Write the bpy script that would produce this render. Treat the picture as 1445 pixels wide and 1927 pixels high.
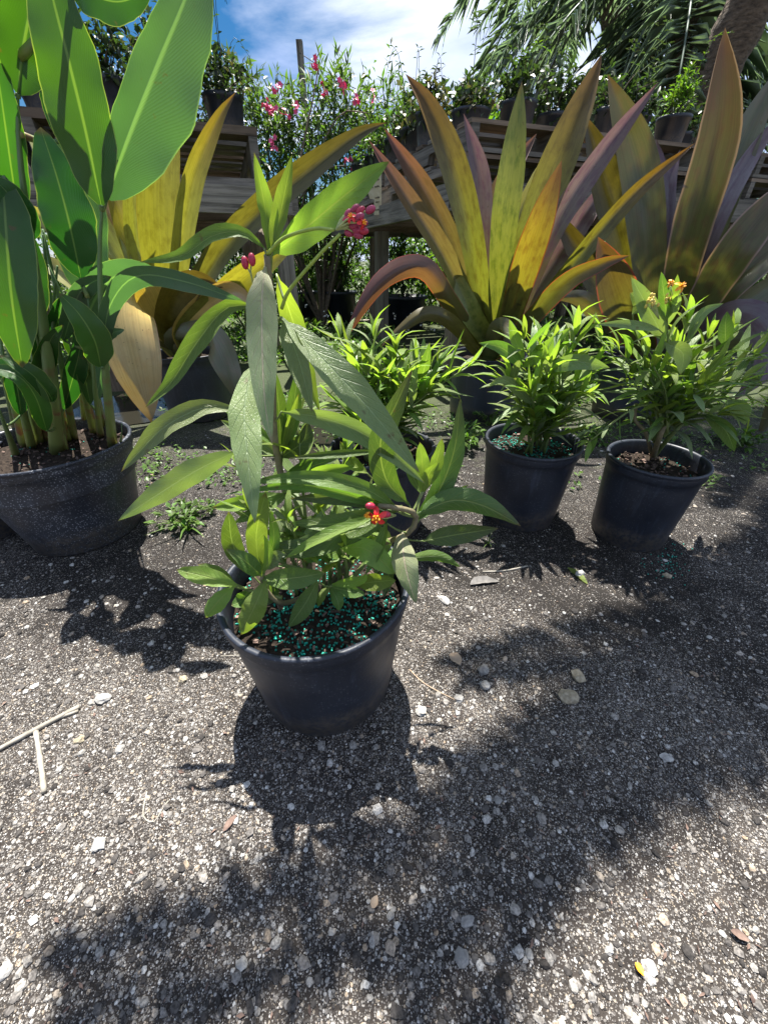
import bpy, bmesh, math, random
from mathutils import Vector, Matrix, Quaternion, noise
from math import sin, cos, pi, radians, atan2, sqrt

random.seed(7)
scene = bpy.context.scene
for o in list(bpy.data.objects): bpy.data.objects.remove(o)
COL = scene.collection

# ------------------------------------------------------------------ camera
F, CX, CY = 723.0, 722.5, 963.5          # focal length and centre, in photograph pixels
H = 0.66
PITCH = radians(33.2)
cP, sP = cos(PITCH), sin(PITCH)
CAM = Vector((0, 0, H))
cd = bpy.data.cameras.new('camera')
cd.sensor_fit = 'HORIZONTAL'; cd.sensor_width = 36.0; cd.lens = 36.0 * F / 1445.0
cd.clip_start = 0.01; cd.clip_end = 2000
cam = bpy.data.objects.new('camera', cd); COL.objects.link(cam)
cam.location = CAM; cam.rotation_euler = (pi / 2 - PITCH, 0, 0)
scene.camera = cam
scene.render.resolution_x = 767; scene.render.resolution_y = 1024

# ------------------------------------------------------------------ light
SUN_EL = radians(69.5); SUN_AZ = radians(-3)        # azimuth from +Y towards +X
SUNV = Vector((sin(SUN_AZ) * cos(SUN_EL), cos(SUN_AZ) * cos(SUN_EL), sin(SUN_EL)))
ld = bpy.data.lights.new('sun', 'SUN'); ld.energy = 5.0; ld.angle = radians(0.53); ld.color = (1.0, 0.955, 0.88)
sun = bpy.data.objects.new('sun', ld); COL.objects.link(sun)
sun.rotation_euler = SUNV.to_track_quat('Z', 'Y').to_euler(); sun.location = (0, 4, 12)

w = bpy.data.worlds.new('World'); scene.world = w; w.use_nodes = True
wn, wl = w.node_tree.nodes, w.node_tree.links
wn.clear()
wo = wn.new('ShaderNodeOutputWorld'); bg = wn.new('ShaderNodeBackground'); bg.inputs[1].default_value = 0.05
sky = wn.new('ShaderNodeTexSky'); sky.sky_type = 'NISHITA'; sky.sun_disc = False
sky.sun_elevation = SUN_EL; sky.sun_rotation = SUN_AZ; sky.air_density = 1.0; sky.dust_density = 0.35; sky.ozone_density = 2.4
tc = wn.new('ShaderNodeTexCoord'); sep = wn.new('ShaderNodeSeparateXYZ'); wl.new(tc.outputs['Generated'], sep.inputs[0])
mx = wn.new('ShaderNodeMath'); mx.operation = 'MAXIMUM'; mx.inputs[1].default_value = 0.03
ad = wn.new('ShaderNodeMath'); ad.operation = 'ADD'; ad.inputs[1].default_value = 0.12
wl.new(sep.outputs['Z'], mx.inputs[0]); wl.new(mx.outputs[0], ad.inputs[0])
dv = wn.new('ShaderNodeVectorMath'); dv.operation = 'DIVIDE'
cb = wn.new('ShaderNodeCombineXYZ')
for k in ('X', 'Y', 'Z'): wl.new(ad.outputs[0], cb.inputs[k])
wl.new(tc.outputs['Generated'], dv.inputs[0]); wl.new(cb.outputs[0], dv.inputs[1])
ofs = wn.new('ShaderNodeMapping'); ofs.inputs['Location'].default_value = (21.7, 9.85, 0.0); wl.new(dv.outputs[0], ofs.inputs[0])
cn = wn.new('ShaderNodeTexNoise'); cn.inputs['Scale'].default_value = 0.62; cn.inputs['Detail'].default_value = 9; cn.inputs['Roughness'].default_value = 0.56
cn.inputs['Distortion'].default_value = 0.35
wl.new(ofs.outputs[0], cn.inputs['Vector'])
cr = wn.new('ShaderNodeValToRGB'); cr.color_ramp.elements[0].position = 0.445; cr.color_ramp.elements[1].position = 0.57
wl.new(cn.outputs['Fac'], cr.inputs[0])
cn2 = wn.new('ShaderNodeTexNoise'); cn2.inputs['Scale'].default_value = 1.3; cn2.inputs['Detail'].default_value = 5
wl.new(ofs.outputs[0], cn2.inputs['Vector'])
cr2 = wn.new('ShaderNodeValToRGB')
cr2.color_ramp.elements[0].position = 0.35; cr2.color_ramp.elements[0].color = (3.6, 4.6, 7.2, 1)
cr2.color_ramp.elements[1].position = 0.65; cr2.color_ramp.elements[1].color = (7.4, 8.0, 9.2, 1)
wl.new(cn2.outputs['Fac'], cr2.inputs[0])
mxc = wn.new('ShaderNodeMixRGB'); wl.new(cr.outputs[0], mxc.inputs[0]); shs = wn.new('ShaderNodeHueSaturation'); shs.inputs['Saturation'].default_value = 1.45; shs.inputs['Value'].default_value = 0.66; wl.new(sky.outputs[0], shs.inputs['Color']); wl.new(shs.outputs[0], mxc.inputs[1]); wl.new(cr2.outputs[0], mxc.inputs[2])
wl.new(mxc.outputs[0], bg.inputs[0]); wl.new(bg.outputs[0], wo.inputs[0])

vs = scene.view_settings
vs.view_transform = 'Standard'; vs.look = 'None'; vs.gamma = 1.0; vs.exposure = 1.62; vs.use_curve_mapping = False

cy_ = scene.cycles
cy_.max_bounces = 6; cy_.diffuse_bounces = 3; cy_.glossy_bounces = 2; cy_.transmission_bounces = 3; cy_.transparent_max_bounces = 4; cy_.caustics_reflective = False; cy_.caustics_refractive = False

# ------------------------------------------------------------------ pixel -> place
def ray(u, v):
    a = (u - CX) / F; b = (v - CY) / F
    return Vector((a, cP - b * sP, -sP - b * cP))
def P(u, v, Y):
    r = ray(u, v); return CAM + r * (Y / r.y)
def PZ(u, v, z):
    r = ray(u, v); return CAM + r * ((z - H) / r.z)
def mpp(p):                                   # metres per photograph pixel at p
    return max(0.02, (p.y * cP - (p.z - H) * sP)) / F

# ------------------------------------------------------------------ materials
def M(name):
    m = bpy.data.materials.new(name); m.use_nodes = True
    nt = m.node_tree; nt.nodes.clear()
    out = nt.nodes.new('ShaderNodeOutputMaterial')
    def N(t, **kw):
        n = nt.nodes.new('ShaderNode' + t)
        for k, v in kw.items():
            if k.startswith('i_'):
                key = k[2:].replace('_', ' ')
                n.inputs[int(key) if key.isdigit() else key].default_value = v
            else: setattr(n, k, v)
        return n
    def L(a, b): nt.links.new(a, b)
    return m, N, L, out
def c4(c): return (c[0], c[1], c[2], 1)
def ramp(N, L, fac, stops, interp='LINEAR'):
    r = N('ValToRGB'); r.color_ramp.interpolation = interp
    e = r.color_ramp.elements
    while len(e) < len(stops): e.new(0.5)
    for i, (p, c) in enumerate(stops):
        e[i].position = p; e[i].color = c4(c) if not isinstance(c, (int, float)) else (c, c, c, 1)
    L(fac, r.inputs[0]); return r
def math_(N, L, op, a, b=None):
    n = N('Math', operation=op)
    for i, x in enumerate((a, b)):
        if x is None: continue
        if isinstance(x, (int, float)): n.inputs[i].default_value = x
        else: L(x, n.inputs[i])
    return n.outputs[0]
def mixc(N, L, fac, a, b, mode='MIX'):
    n = N('MixRGB', blend_type=mode)
    for i, x in enumerate((fac, a, b)):
        if isinstance(x, (int, float)): n.inputs[i].default_value = x
        elif isinstance(x, (tuple, list)): n.inputs[i].default_value = c4(x)
        else: L(x, n.inputs[i])
    return n.outputs[0]

def leaf_mat(name, stops, rib=(0.3, 0.36, 0.14), trans_gain=(1.65, 1.75, 0.55), trans=0.42, rough=0.42, veins='pinnate',
             nv=11.0, blotch=None, edge=None, spec=0.5, island=False, vary=0.22, ribw=0.022, sheen=0.0):
    """leaf: colour along its length (UV y), midrib, veins, blotches; part of the light passes through"""
    m, N, L, out = M(name)
    uv = N('UVMap'); sp = N('SeparateXYZ'); L(uv.outputs[0], sp.inputs[0])
    U, V = sp.outputs[0], sp.outputs[1]
    col = ramp(N, L, V, stops).outputs[0]
    if island:
        rnd = N('NewGeometry').outputs['Random Per Island']
    else:
        rnd = N('ObjectInfo').outputs['Random']
    tcn = N('TexCoord')
    nz = N('TexNoise', i_Scale=26.0, i_Detail=4.0); L(tcn.outputs['Object'], nz.inputs['Vector'])
    col = mixc(N, L, math_(N, L, 'MULTIPLY', nz.outputs['Fac'], 0.35), col, mixc(N, L, 1.0, col, (0.55, 0.6, 0.5), 'MULTIPLY'))
    hv = N('HueSaturation'); L(col, hv.inputs['Color'])
    mr = N('MapRange', i_3=1.0 - vary, i_4=1.0 + vary); L(rnd, mr.inputs[0]); L(mr.outputs[0], hv.inputs['Value'])
    mh = N('MapRange', i_3=0.485, i_4=0.515); L(rnd, mh.inputs[0]); L(mh.outputs[0], hv.inputs['Hue'])
    col = hv.outputs[0]
    if blotch:
        bm_ = N('Mapping'); bm_.inputs['Scale'].default_value = (5.0, 16.0, 1.0); L(uv.outputs[0], bm_.inputs[0])
        ob = N('ObjectInfo'); ad_ = N('VectorMath', operation='ADD'); L(bm_.outputs[0], ad_.inputs[0])
        sc_ = math_(N, L, 'MULTIPLY', ob.outputs['Random'], 40.0); cx_ = N('CombineXYZ'); L(sc_, cx_.inputs[0]); L(sc_, cx_.inputs[1]); L(cx_.outputs[0], ad_.inputs[1])
        bn = N('TexNoise', i_Scale=1.0, i_Detail=5.0, i_Roughness=0.65); L(ad_.outputs[0], bn.inputs['Vector'])
        bf = ramp(N, L, bn.outputs['Fac'], [(0.46, 0.0), (0.66, 1.0)]).outputs[0]
        col = mixc(N, L, math_(N, L, 'MULTIPLY', bf, blotch[1]), col, blotch[0])
        st = N('Mapping'); st.inputs['Scale'].default_value = (38.0, 2.2, 1.0); L(uv.outputs[0], st.inputs[0])
        sn = N('TexNoise', i_Scale=1.0, i_Detail=3.0); L(st.outputs[0], sn.inputs['Vector'])
        sf = ramp(N, L, sn.outputs['Fac'], [(0.38, 0.88), (0.62, 1.06)]).outputs[0]
        col = mixc(N, L, 1.0, col, sf, 'MULTIPLY')
    au = math_(N, L, 'ABSOLUTE', math_(N, L, 'SUBTRACT', U, 0.5))
    if not island:
        bl = N('TexNoise', i_Scale=70.0, i_Detail=3.0); L(tcn.outputs['Object'], bl.inputs['Vector'])
        bl2 = N('TexNoise', i_Scale=11.0, i_Detail=2.0); L(tcn.outputs['Object'], bl2.inputs['Vector'])
        bf_ = math_(N, L, 'MULTIPLY', ramp(N, L, bl.outputs['Fac'], [(0.66, 0.0), (0.72, 1.0)]).outputs[0], ramp(N, L, bl2.outputs['Fac'], [(0.45, 0.0), (0.6, 0.8)]).outputs[0])
        col = mixc(N, L, bf_, col, (0.10, 0.075, 0.03))
        tb = math_(N, L, 'ADD', V, math_(N, L, 'MULTIPLY', math_(N, L, 'SUBTRACT', bl2.outputs['Fac'], 0.5), 0.12))
        col = mixc(N, L, ramp(N, L, tb, [(0.95, 0.0), (0.99, 0.8)]).outputs[0], col, (0.13, 0.075, 0.04))
    height = None
    rt = N('TexVoronoi', i_Scale=1.0, feature='DISTANCE_TO_EDGE'); rm = N('Mapping'); rm.inputs['Scale'].default_value = (16.0, 60.0, 1.0); L(uv.outputs[0], rm.inputs[0]); L(rm.outputs[0], rt.inputs['Vector'])
    ret = ramp(N, L, rt.outputs['Distance'], [(0.0, 1.0), (0.12, 0.0)]).outputs[0]
    mot = N('TexNoise', i_Scale=9.0, i_Detail=6.0, i_Roughness=0.7); L(tcn.outputs['Object'], mot.inputs['Vector'])
    if veins == 'pinnate': col = mixc(N, L, ramp(N, L, mot.outputs['Fac'], [(0.42, 0.0), (0.70, 0.45)]).outputs[0], col, mixc(N, L, 1.0, col, (1.5, 1.22, 0.9), 'MULTIPLY'))
    ribf = ramp(N, L, au, [(ribw * 0.6, 1.0), (ribw * 1.6, 0.0)]).outputs[0]
    if veins == 'pinnate':
        ph = math_(N, L, 'SUBTRACT', math_(N, L, 'MULTIPLY', V, nv), math_(N, L, 'MULTIPLY', au, 3.6))
        fr = math_(N, L, 'ABSOLUTE', math_(N, L, 'SUBTRACT', math_(N, L, 'FRACT', ph), 0.5))
        vf = ramp(N, L, fr, [(0.03, 1.0), (0.10, 0.0)]).outputs[0]
        fade = ramp(N, L, au, [(0.30, 1.0), (0.47, 0.0)]).outputs[0]
        vf = math_(N, L, 'MULTIPLY', vf, fade)
        col = mixc(N, L, math_(N, L, 'MULTIPLY', vf, 0.20), col, rib)
        height = math_(N, L, 'ADD', math_(N, L, 'ADD', math_(N, L, 'MULTIPLY', vf, -0.8), math_(N, L, 'MULTIPLY', ret, -0.22)), math_(N, L, 'MULTIPLY', ribf, -1.0))
        col = mixc(N, L, math_(N, L, 'MULTIPLY', ret, 0.10), col, rib)
    elif veins == 'canna':
        ph = math_(N, L, 'SUBTRACT', math_(N, L, 'MULTIPLY', V, 46.0), math_(N, L, 'MULTIPLY', math_(N, L, 'POWER', au, 0.8), 30.0))
        wv = math_(N, L, 'SINE', math_(N, L, 'MULTIPLY', ph, 6.283))
        wv2 = math_(N, L, 'SINE', math_(N, L, 'MULTIPLY', ph, 1.7))
        k = math_(N, L, 'ADD', math_(N, L, 'MULTIPLY', wv, 0.45), math_(N, L, 'MULTIPLY', math_(N, L, 'SUBTRACT', mot.outputs['Fac'], 0.45), 2.2))
        kf = ramp(N, L, k, [(0.0, 1.0), (1.0, 0.80)]).outputs[0]
        col = mixc(N, L, 1.0, col, kf, 'MULTIPLY')
        height = math_(N, L, 'ADD', math_(N, L, 'MULTIPLY', k, 0.35), math_(N, L, 'MULTIPLY', ribf, 1.0))
    if veins != 'none':
        col = mixc(N, L, math_(N, L, 'MULTIPLY', ribf, 0.6 if veins == 'canna' else 0.75), col, rib)
    if edge:
        ef = ramp(N, L, au, [(edge[1], 0.0), (edge[1] + 0.03, 1.0)]).outputs[0]
        col = mixc(N, L, ef, col, edge[0])
    b = N('BsdfPrincipled'); b.inputs['Roughness'].default_value = rough
    b.inputs['Specular IOR Level'].default_value = spec
    if sheen: b.inputs['Sheen Weight'].default_value = sheen; b.inputs['Sheen Roughness'].default_value = 0.4
    L(col, b.inputs['Base Color'])
    if height is not None:
        bp = N('Bump', i_Strength=0.55, i_Distance=0.0015); L(height, bp.inputs['Height']); L(bp.outputs[0], b.inputs['Normal'])
    tr = N('BsdfTranslucent'); L(mixc(N, L, 1.0, col, trans_gain, 'MULTIPLY'), tr.inputs[0])
    ms = N('MixShader', i_0=trans); L(b.outputs[0], ms.inputs[1]); L(tr.outputs[0], ms.inputs[2]); L(ms.outputs[0], out.inputs[0])
    return m

def simple_mat(name, a, b=None, rough=0.6, scale=30.0, bump=0.0, spec=0.5, stretch=None, detail=5.0, island=False, vary=0.0):
    m, N, L, out = M(name)
    p = N('BsdfPrincipled'); p.inputs['Roughness'].default_value = rough; p.inputs['Specular IOR Level'].default_value = spec
    t = N('TexCoord'); src = t.outputs['Object']
    if stretch:
        mp = N('Mapping'); mp.inputs['Scale'].default_value = stretch; L(src, mp.inputs[0]); src = mp.outputs[0]
    n = N('TexNoise', i_Scale=scale, i_Detail=detail, i_Roughness=0.6); L(src, n.inputs['Vector'])
    col = ramp(N, L, n.outputs['Fac'], [(0.32, a), (0.68, b or a)]).outputs[0]
    if vary:
        hv = N('HueSaturation'); L(col, hv.inputs['Color'])
        rnd = N('NewGeometry').outputs['Random Per Island'] if island else N('ObjectInfo').outputs['Random']
        mr = N('MapRange', i_3=1 - vary, i_4=1 + vary); L(rnd, mr.inputs[0]); L(mr.outputs[0], hv.inputs['Value']); col = hv.outputs[0]
    L(col, p.inputs['Base Color'])
    if bump:
        bp = N('Bump', i_Strength=0.6, i_Distance=bump); L(n.outputs['Fac'], bp.inputs['Height']); L(bp.outputs[0], p.inputs['Normal'])
    L(p.outputs[0], out.inputs[0]); return m

def pot_mat(name, spots, tint=(0.010, 0.013, 0.021), dust=(0.06, 0.075, 0.11)):
    m, N, L, out = M(name)
    p = N('BsdfPrincipled'); p.inputs['Roughness'].default_value = 0.42
    t = N('TexCoord')
    v = N('TexVoronoi', i_Scale=240.0); L(t.outputs['Object'], v.inputs['Vector'])
    n0 = N('TexNoise', i_Scale=120.0, i_Detail=3.0); L(t.outputs['Object'], n0.inputs['Vector'])
    n = N('TexNoise', i_Scale=9.0, i_Detail=5.0); L(t.outputs['Object'], n.inputs['Vector'])
    sc = N('SeparateColor'); L(v.outputs['Color'], sc.inputs[0])
    near = ramp(N, L, v.outputs['Distance'], [(0.22, 1.0), (0.42, 0.0)]).outputs[0]
    pick = ramp(N, L, sc.outputs[0], [(0.62 - 0.5 * spots, 0.0), (0.95 - 0.4 * spots, 1.0)]).outputs[0]
    patch = ramp(N, L, n.outputs['Fac'], [(0.33, 0.15), (0.62, 1.0)]).outputs[0]
    f = math_(N, L, 'MULTIPLY', math_(N, L, 'MULTIPLY', near, pick), patch)
    f = math_(N, L, 'MULTIPLY', f, spots)
    haze = math_(N, L, 'MULTIPLY', patch, 0.16)
    col = mixc(N, L, haze, tint, dust)
    col = mixc(N, L, f, col, (0.30, 0.32, 0.36))
    mp = N('Mapping'); mp.inputs['Scale'].default_value = (14, 14, 1.6); L(t.outputs['Object'], mp.inputs[0])
    sn = N('TexNoise', i_Scale=5.0, i_Detail=6.0); L(mp.outputs[0], sn.inputs['Vector'])
    scr = ramp(N, L, sn.outputs['Fac'], [(0.56, 0.0), (0.72, 0.3)]).outputs[0]
    col = mixc(N, L, scr, col, dust)
    sz = N('SeparateXYZ'); L(t.outputs['Object'], sz.inputs[0])
    mud = math_(N, L, 'MULTIPLY', ramp(N, L, math_(N, L, 'ADD', sz.outputs[2], math_(N, L, 'MULTIPLY', n.outputs['Fac'], -0.09)), [(-0.02, 1.0), (0.03, 0.0)]).outputs[0], ramp(N, L, n0.outputs['Fac'], [(0.4, 0.2), (0.6, 0.8)]).outputs[0])
    col = mixc(N, L, mud, col, (0.075, 0.062, 0.05))
    L(col, p.inputs['Base Color'])
    L(ramp(N, L, n.outputs['Fac'], [(0.3, 0.34), (0.7, 0.6)]).outputs[0], p.inputs['Roughness'])
    bp = N('Bump', i_Strength=0.25, i_Distance=0.0006); L(n0.outputs['Fac'], bp.inputs['Height']); L(bp.outputs[0], p.inputs['Normal'])
    L(p.outputs[0], out.inputs[0]); return m

def wood_mat(name, a, b, dark=(0.03, 0.026, 0.022)):
    m, N, L, out = M(name)
    p = N('BsdfPrincipled'); p.inputs['Roughness'].default_value = 0.78; p.inputs['Specular IOR Level'].default_value = 0.25
    uv = N('UVMap')
    ob = N('ObjectInfo')
    ad_ = N('VectorMath', operation='ADD'); cx_ = N('CombineXYZ')
    k = math_(N, L, 'MULTIPLY', ob.outputs['Random'], 31.0); L(k, cx_.inputs[0]); L(k, cx_.inputs[1])
    L(uv.outputs[0], ad_.inputs[0]); L(cx_.outputs[0], ad_.inputs[1])
    mp = N('Mapping'); mp.inputs['Scale'].default_value = (2.2, 55.0, 1.0); L(ad_.outputs[0], mp.inputs[0])
    n = N('TexNoise', i_Scale=1.0, i_Detail=7.0, i_Roughness=0.68, i_Distortion=0.6); L(mp.outputs[0], n.inputs['Vector'])
    mp2 = N('Mapping'); mp2.inputs['Scale'].default_value = (3.0, 9.0, 1.0); L(ad_.outputs[0], mp2.inputs[0])
    n2 = N('TexNoise', i_Scale=1.0, i_Detail=4.0); L(mp2.outputs[0], n2.inputs['Vector'])
    col = ramp(N, L, n2.outputs['Fac'], [(0.3, a), (0.7, b)]).outputs[0]
    g = ramp(N, L, n.outputs['Fac'], [(0.36, 0.35), (0.56, 1.0)]).outputs[0]
    col = mixc(N, L, 1.0, col, g, 'MULTIPLY')
    crk = ramp(N, L, n.outputs['Fac'], [(0.28, 1.0), (0.36, 0.0)]).outputs[0]
    col = mixc(N, L, crk, col, dark)
    hv = N('HueSaturation'); L(col, hv.inputs['Color'])
    mr = N('MapRange', i_3=0.7, i_4=1.3); L(ob.outputs['Random'], mr.inputs[0]); L(mr.outputs[0], hv.inputs['Value'])
    L(hv.outputs[0], p.inputs['Base Color'])
    bp = N('Bump', i_Strength=0.7, i_Distance=0.004); L(n.outputs['Fac'], bp.inputs['Height']); L(bp.outputs[0], p.inputs['Normal'])
    L(p.outputs[0], out.inputs[0]); return m

MT = {}
# milkweed
MT['mw'] = leaf_mat('milkweed_leaf', [(0, (0.115, 0.20, 0.036)), (1, (0.095, 0.18, 0.04))], rib=(0.26, 0.34, 0.13), rough=0.44, trans=0.4)
MT['mw_young'] = leaf_mat('milkweed_young_leaf', [(0, (0.20, 0.295, 0.062)), (1, (0.175, 0.27, 0.06))], rib=(0.28, 0.36, 0.11), rough=0.42, trans=0.5)
MT['mw_old'] = leaf_mat('milkweed_old_leaf', [(0, (0.25, 0.245, 0.14)), (0.5, (0.21, 0.26, 0.115)), (1, (0.15, 0.215, 0.085))], rib=(0.46, 0.36, 0.28), rough=0.5, trans=0.28, sheen=0.3, vary=0.1)
MT['mw_grey'] = leaf_mat('milkweed_grey_leaf', [(0, (0.18, 0.25, 0.10)), (1, (0.16, 0.23, 0.095))], rib=(0.26, 0.34, 0.18), rough=0.42, trans=0.3, sheen=0.2)
MT['mw_dark'] = leaf_mat('milkweed_dark_leaf', [(0, (0.08, 0.145, 0.03)), (0.7, (0.07, 0.125, 0.035)), (1, (0.075, 0.09, 0.05))], rib=(0.24, 0.30, 0.11), rough=0.4, trans=0.36)
MT['stem'] = simple_mat('stem_green', (0.11, 0.16, 0.045), (0.16, 0.20, 0.06), rough=0.5, scale=60)
MT['stem_brown'] = simple_mat('stem_woody', (0.13, 0.11, 0.06), (0.21, 0.18, 0.10), rough=0.7, scale=90, bump=0.001)
MT['bud_red'] = simple_mat('bud_red', (0.36, 0.012, 0.04), (0.48, 0.03, 0.08), rough=0.4, scale=200)
MT['bud_maroon'] = simple_mat('bud_maroon', (0.25, 0.012, 0.05), (0.42, 0.05, 0.12), rough=0.42, scale=200)
MT['petal_red'] = simple_mat('petal_red', (0.62, 0.01, 0.02), (0.72, 0.03, 0.03), rough=0.4, scale=200)
MT['hood'] = simple_mat('hood_orange', (0.85, 0.28, 0.01), (0.9, 0.42, 0.02), rough=0.4, scale=200)
MT['petal_orange'] = simple_mat('petal_orange', (0.88, 0.30, 0.008), (0.9, 0.40, 0.02), rough=0.4, scale=200)
MT['bud_yellow'] = simple_mat('bud_yellow', (0.66, 0.50, 0.10), (0.75, 0.60, 0.16), rough=0.45, scale=200)
MT['peduncle'] = simple_mat('peduncle', (0.24, 0.33, 0.05), (0.32, 0.42, 0.07), rough=0.45, scale=100)
MT['pedicel'] = simple_mat('pedicel', (0.30, 0.36, 0.12), (0.38, 0.42, 0.18), rough=0.5, scale=100)
# canna
MT['canna'] = leaf_mat('canna_leaf', [(0, (0.04, 0.105, 0.024)), (1, (0.052, 0.13, 0.024))], rib=(0.20, 0.29, 0.10), veins='canna', rough=0.32, trans=0.38, trans_gain=(1.7, 2.0, 0.3), edge=((0.40, 0.45, 0.16), 0.478), vary=0.12, ribw=0.02)
MT['canna_dark'] = leaf_mat('canna_dark_leaf', [(0, (0.02, 0.075, 0.016)), (1, (0.03, 0.10, 0.018))], rib=(0.16, 0.26, 0.08), veins='canna', rough=0.26, trans=0.3, edge=((0.36, 0.42, 0.14), 0.476), vary=0.12, ribw=0.016)
MT['canna_blue'] = leaf_mat('canna_blue_leaf', [(0, (0.075, 0.135, 0.085)), (1, (0.095, 0.16, 0.095))], rib=(0.24, 0.32, 0.17), veins='canna', rough=0.36, trans=0.33, trans_gain=(1.3, 1.9, 0.5), edge=((0.34, 0.40, 0.18), 0.48), vary=0.12, ribw=0.024, sheen=0.15)
def canna_stem_mat():
    m, N, L, out = M('canna_stem')
    p = N('BsdfPrincipled'); p.inputs['Roughness'].default_value = 0.42
    uv = N('UVMap'); sp = N('SeparateXYZ'); L(uv.outputs[0], sp.inputs[0]); V = sp.outputs[1]
    t = N('TexCoord'); n = N('TexNoise', i_Scale=30.0, i_Detail=5.0); L(t.outputs['Object'], n.inputs['Vector'])
    base = ramp(N, L, V, [(0, (0.20, 0.22, 0.06)), (0.35, (0.12, 0.18, 0.055)), (1, (0.075, 0.14, 0.045))]).outputs[0]
    red = math_(N, L, 'MULTIPLY', ramp(N, L, n.outputs['Fac'], [(0.52, 0.0), (0.64, 1.0)]).outputs[0], ramp(N, L, V, [(0.15, 0.8), (0.5, 0.0)]).outputs[0])
    L(mixc(N, L, red, base, (0.17, 0.025, 0.03)), p.inputs['Base Color'])
    L(p.outputs[0], out.inputs[0]); return m
MT['canna_stem'] = canna_stem_mat()
# bromeliads
def brom(name, stops, blotch=((0.06, 0.05, 0.02), 0.55), edge=None, trans=0.34, rough=0.29, tg=(1.7, 1.55, 0.4)):
    k = {'b_cream': 1.0, 'b_yellow': 0.95, 'b_yellow2': 0.95, 'b_olive': 0.75, 'b_lime': 0.85, 'b_pale': 0.8, 'b_grey': 0.8}.get(name, 0.62)
    def ol(c):
        l = 0.3 * c[0] + 0.6 * c[1] + 0.1 * c[2]; g = (l * 0.98, l * 1.08, l * 0.55); return tuple((a * 0.68 + b * 0.32) * k for a, b in zip(c, g))
    if name == 'b_cream': ol = lambda c: c
    stops = [(p, ol(c)) for p, c in stops]; blotch = (tuple(x * k for x in blotch[0]), blotch[1])
    MT[name] = leaf_mat('bromeliad_' + name, stops, veins='none', blotch=blotch, edge=edge, trans=trans, rough=rough, trans_gain=tg, vary=0.12)
brom('b_yellow', [(0, (0.25, 0.30, 0.05)), (0.5, (0.27, 0.295, 0.025)), (1, (0.26, 0.245, 0.02))], blotch=((0.13, 0.12, 0.015), 0.6), edge=((0.22, 0.12, 0.03), 0.485))
brom('b_yellow2', [(0, (0.22, 0.24, 0.05)), (0.6, (0.27, 0.28, 0.05)), (0.85, (0.22, 0.15, 0.03)), (1, (0.15, 0.07, 0.04))], blotch=((0.12, 0.12, 0.02), 0.5))
brom('b_olive', [(0, (0.20, 0.21, 0.045)), (0.5, (0.17, 0.15, 0.025)), (1, (0.11, 0.07, 0.02))], blotch=((0.06, 0.05, 0.012), 0.55))
brom('b_cream', [(0, (0.50, 0.36, 0.10)), (0.5, (0.50, 0.34, 0.13)), (1, (0.33, 0.22, 0.16))], blotch=((0.40, 0.24, 0.08), 0.4), edge=((0.33, 0.16, 0.12), 0.48), trans=0.15, rough=0.3)
brom('b_pale', [(0, (0.34, 0.34, 0.09)), (1, (0.42, 0.38, 0.15))], blotch=((0.22, 0.22, 0.05), 0.4))
brom('b_lime', [(0, (0.22, 0.27, 0.06)), (0.6, (0.25, 0.30, 0.055)), (1, (0.20, 0.22, 0.04))], blotch=((0.08, 0.13, 0.025), 0.75))
brom('b_orange', [(0, (0.26, 0.34, 0.06)), (0.5, (0.25, 0.28, 0.045)), (0.8, (0.29, 0.16, 0.022)), (1, (0.28, 0.08, 0.03))], blotch=((0.10, 0.07, 0.02), 0.6))
brom('b_orange2', [(0, (0.24, 0.28, 0.06)), (0.4, (0.32, 0.30, 0.025)), (0.78, (0.38, 0.24, 0.015)), (1, (0.26, 0.06, 0.03))], blotch=((0.15, 0.06, 0.02), 0.55), edge=((0.16, 0.03, 0.025), 0.46), trans=0.42)
brom('b_lilac', [(0, (0.28, 0.32, 0.09)), (0.4, (0.28, 0.22, 0.12)), (0.62, (0.40, 0.28, 0.32)), (1, (0.36, 0.17, 0.24))], blotch=((0.20, 0.07, 0.15), 0.6), tg=(1.3, 1.0, 0.9))
brom('b_pink', [(0, (0.26, 0.30, 0.06)), (0.5, (0.27, 0.27, 0.05)), (0.78, (0.30, 0.16, 0.10)), (1, (0.34, 0.10, 0.16))], blotch=((0.13, 0.10, 0.03), 0.5), tg=(1.5, 1.1, 0.7))
brom('b_pinkend', [(0, (0.17, 0.20, 0.04)), (0.42, (0.16, 0.15, 0.03)), (0.52, (0.30, 0.13, 0.125)), (1, (0.24, 0.065, 0.09))], blotch=((0.17, 0.08, 0.06), 0.3), edge=((0.28, 0.07, 0.06), 0.46))
brom('b_grey', [(0, (0.12, 0.16, 0.08)), (0.5, (0.17, 0.18, 0.12)), (1, (0.14, 0.13, 0.09))], blotch=((0.20, 0.14, 0.10), 0.5), trans=0.2)
brom('b_maroon', [(0, (0.14, 0.17, 0.06)), (0.55, (0.17, 0.19, 0.07)), (0.85, (0.18, 0.12, 0.065)), (1, (0.19, 0.07, 0.055))], blotch=((0.16, 0.07, 0.06), 0.5), edge=((0.26, 0.18, 0.17), 0.44), trans=0.24)
brom('b_violet', [(0, (0.16, 0.18, 0.12)), (0.4, (0.22, 0.15, 0.20)), (0.75, (0.36, 0.28, 0.42)), (1, (0.26, 0.10, 0.17))], blotch=((0.18, 0.06, 0.13), 0.45), tg=(1.2, 1.0, 1.1), trans=0.25)
brom('b_rededge', [(0, (0.16, 0.20, 0.05)), (0.6, (0.17, 0.17, 0.04)), (0.85, (0.20, 0.12, 0.04)), (1, (0.26, 0.07, 0.04))], blotch=((0.10, 0.07, 0.03), 0.5), edge=((0.26, 0.06, 0.05), 0.45))
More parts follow.
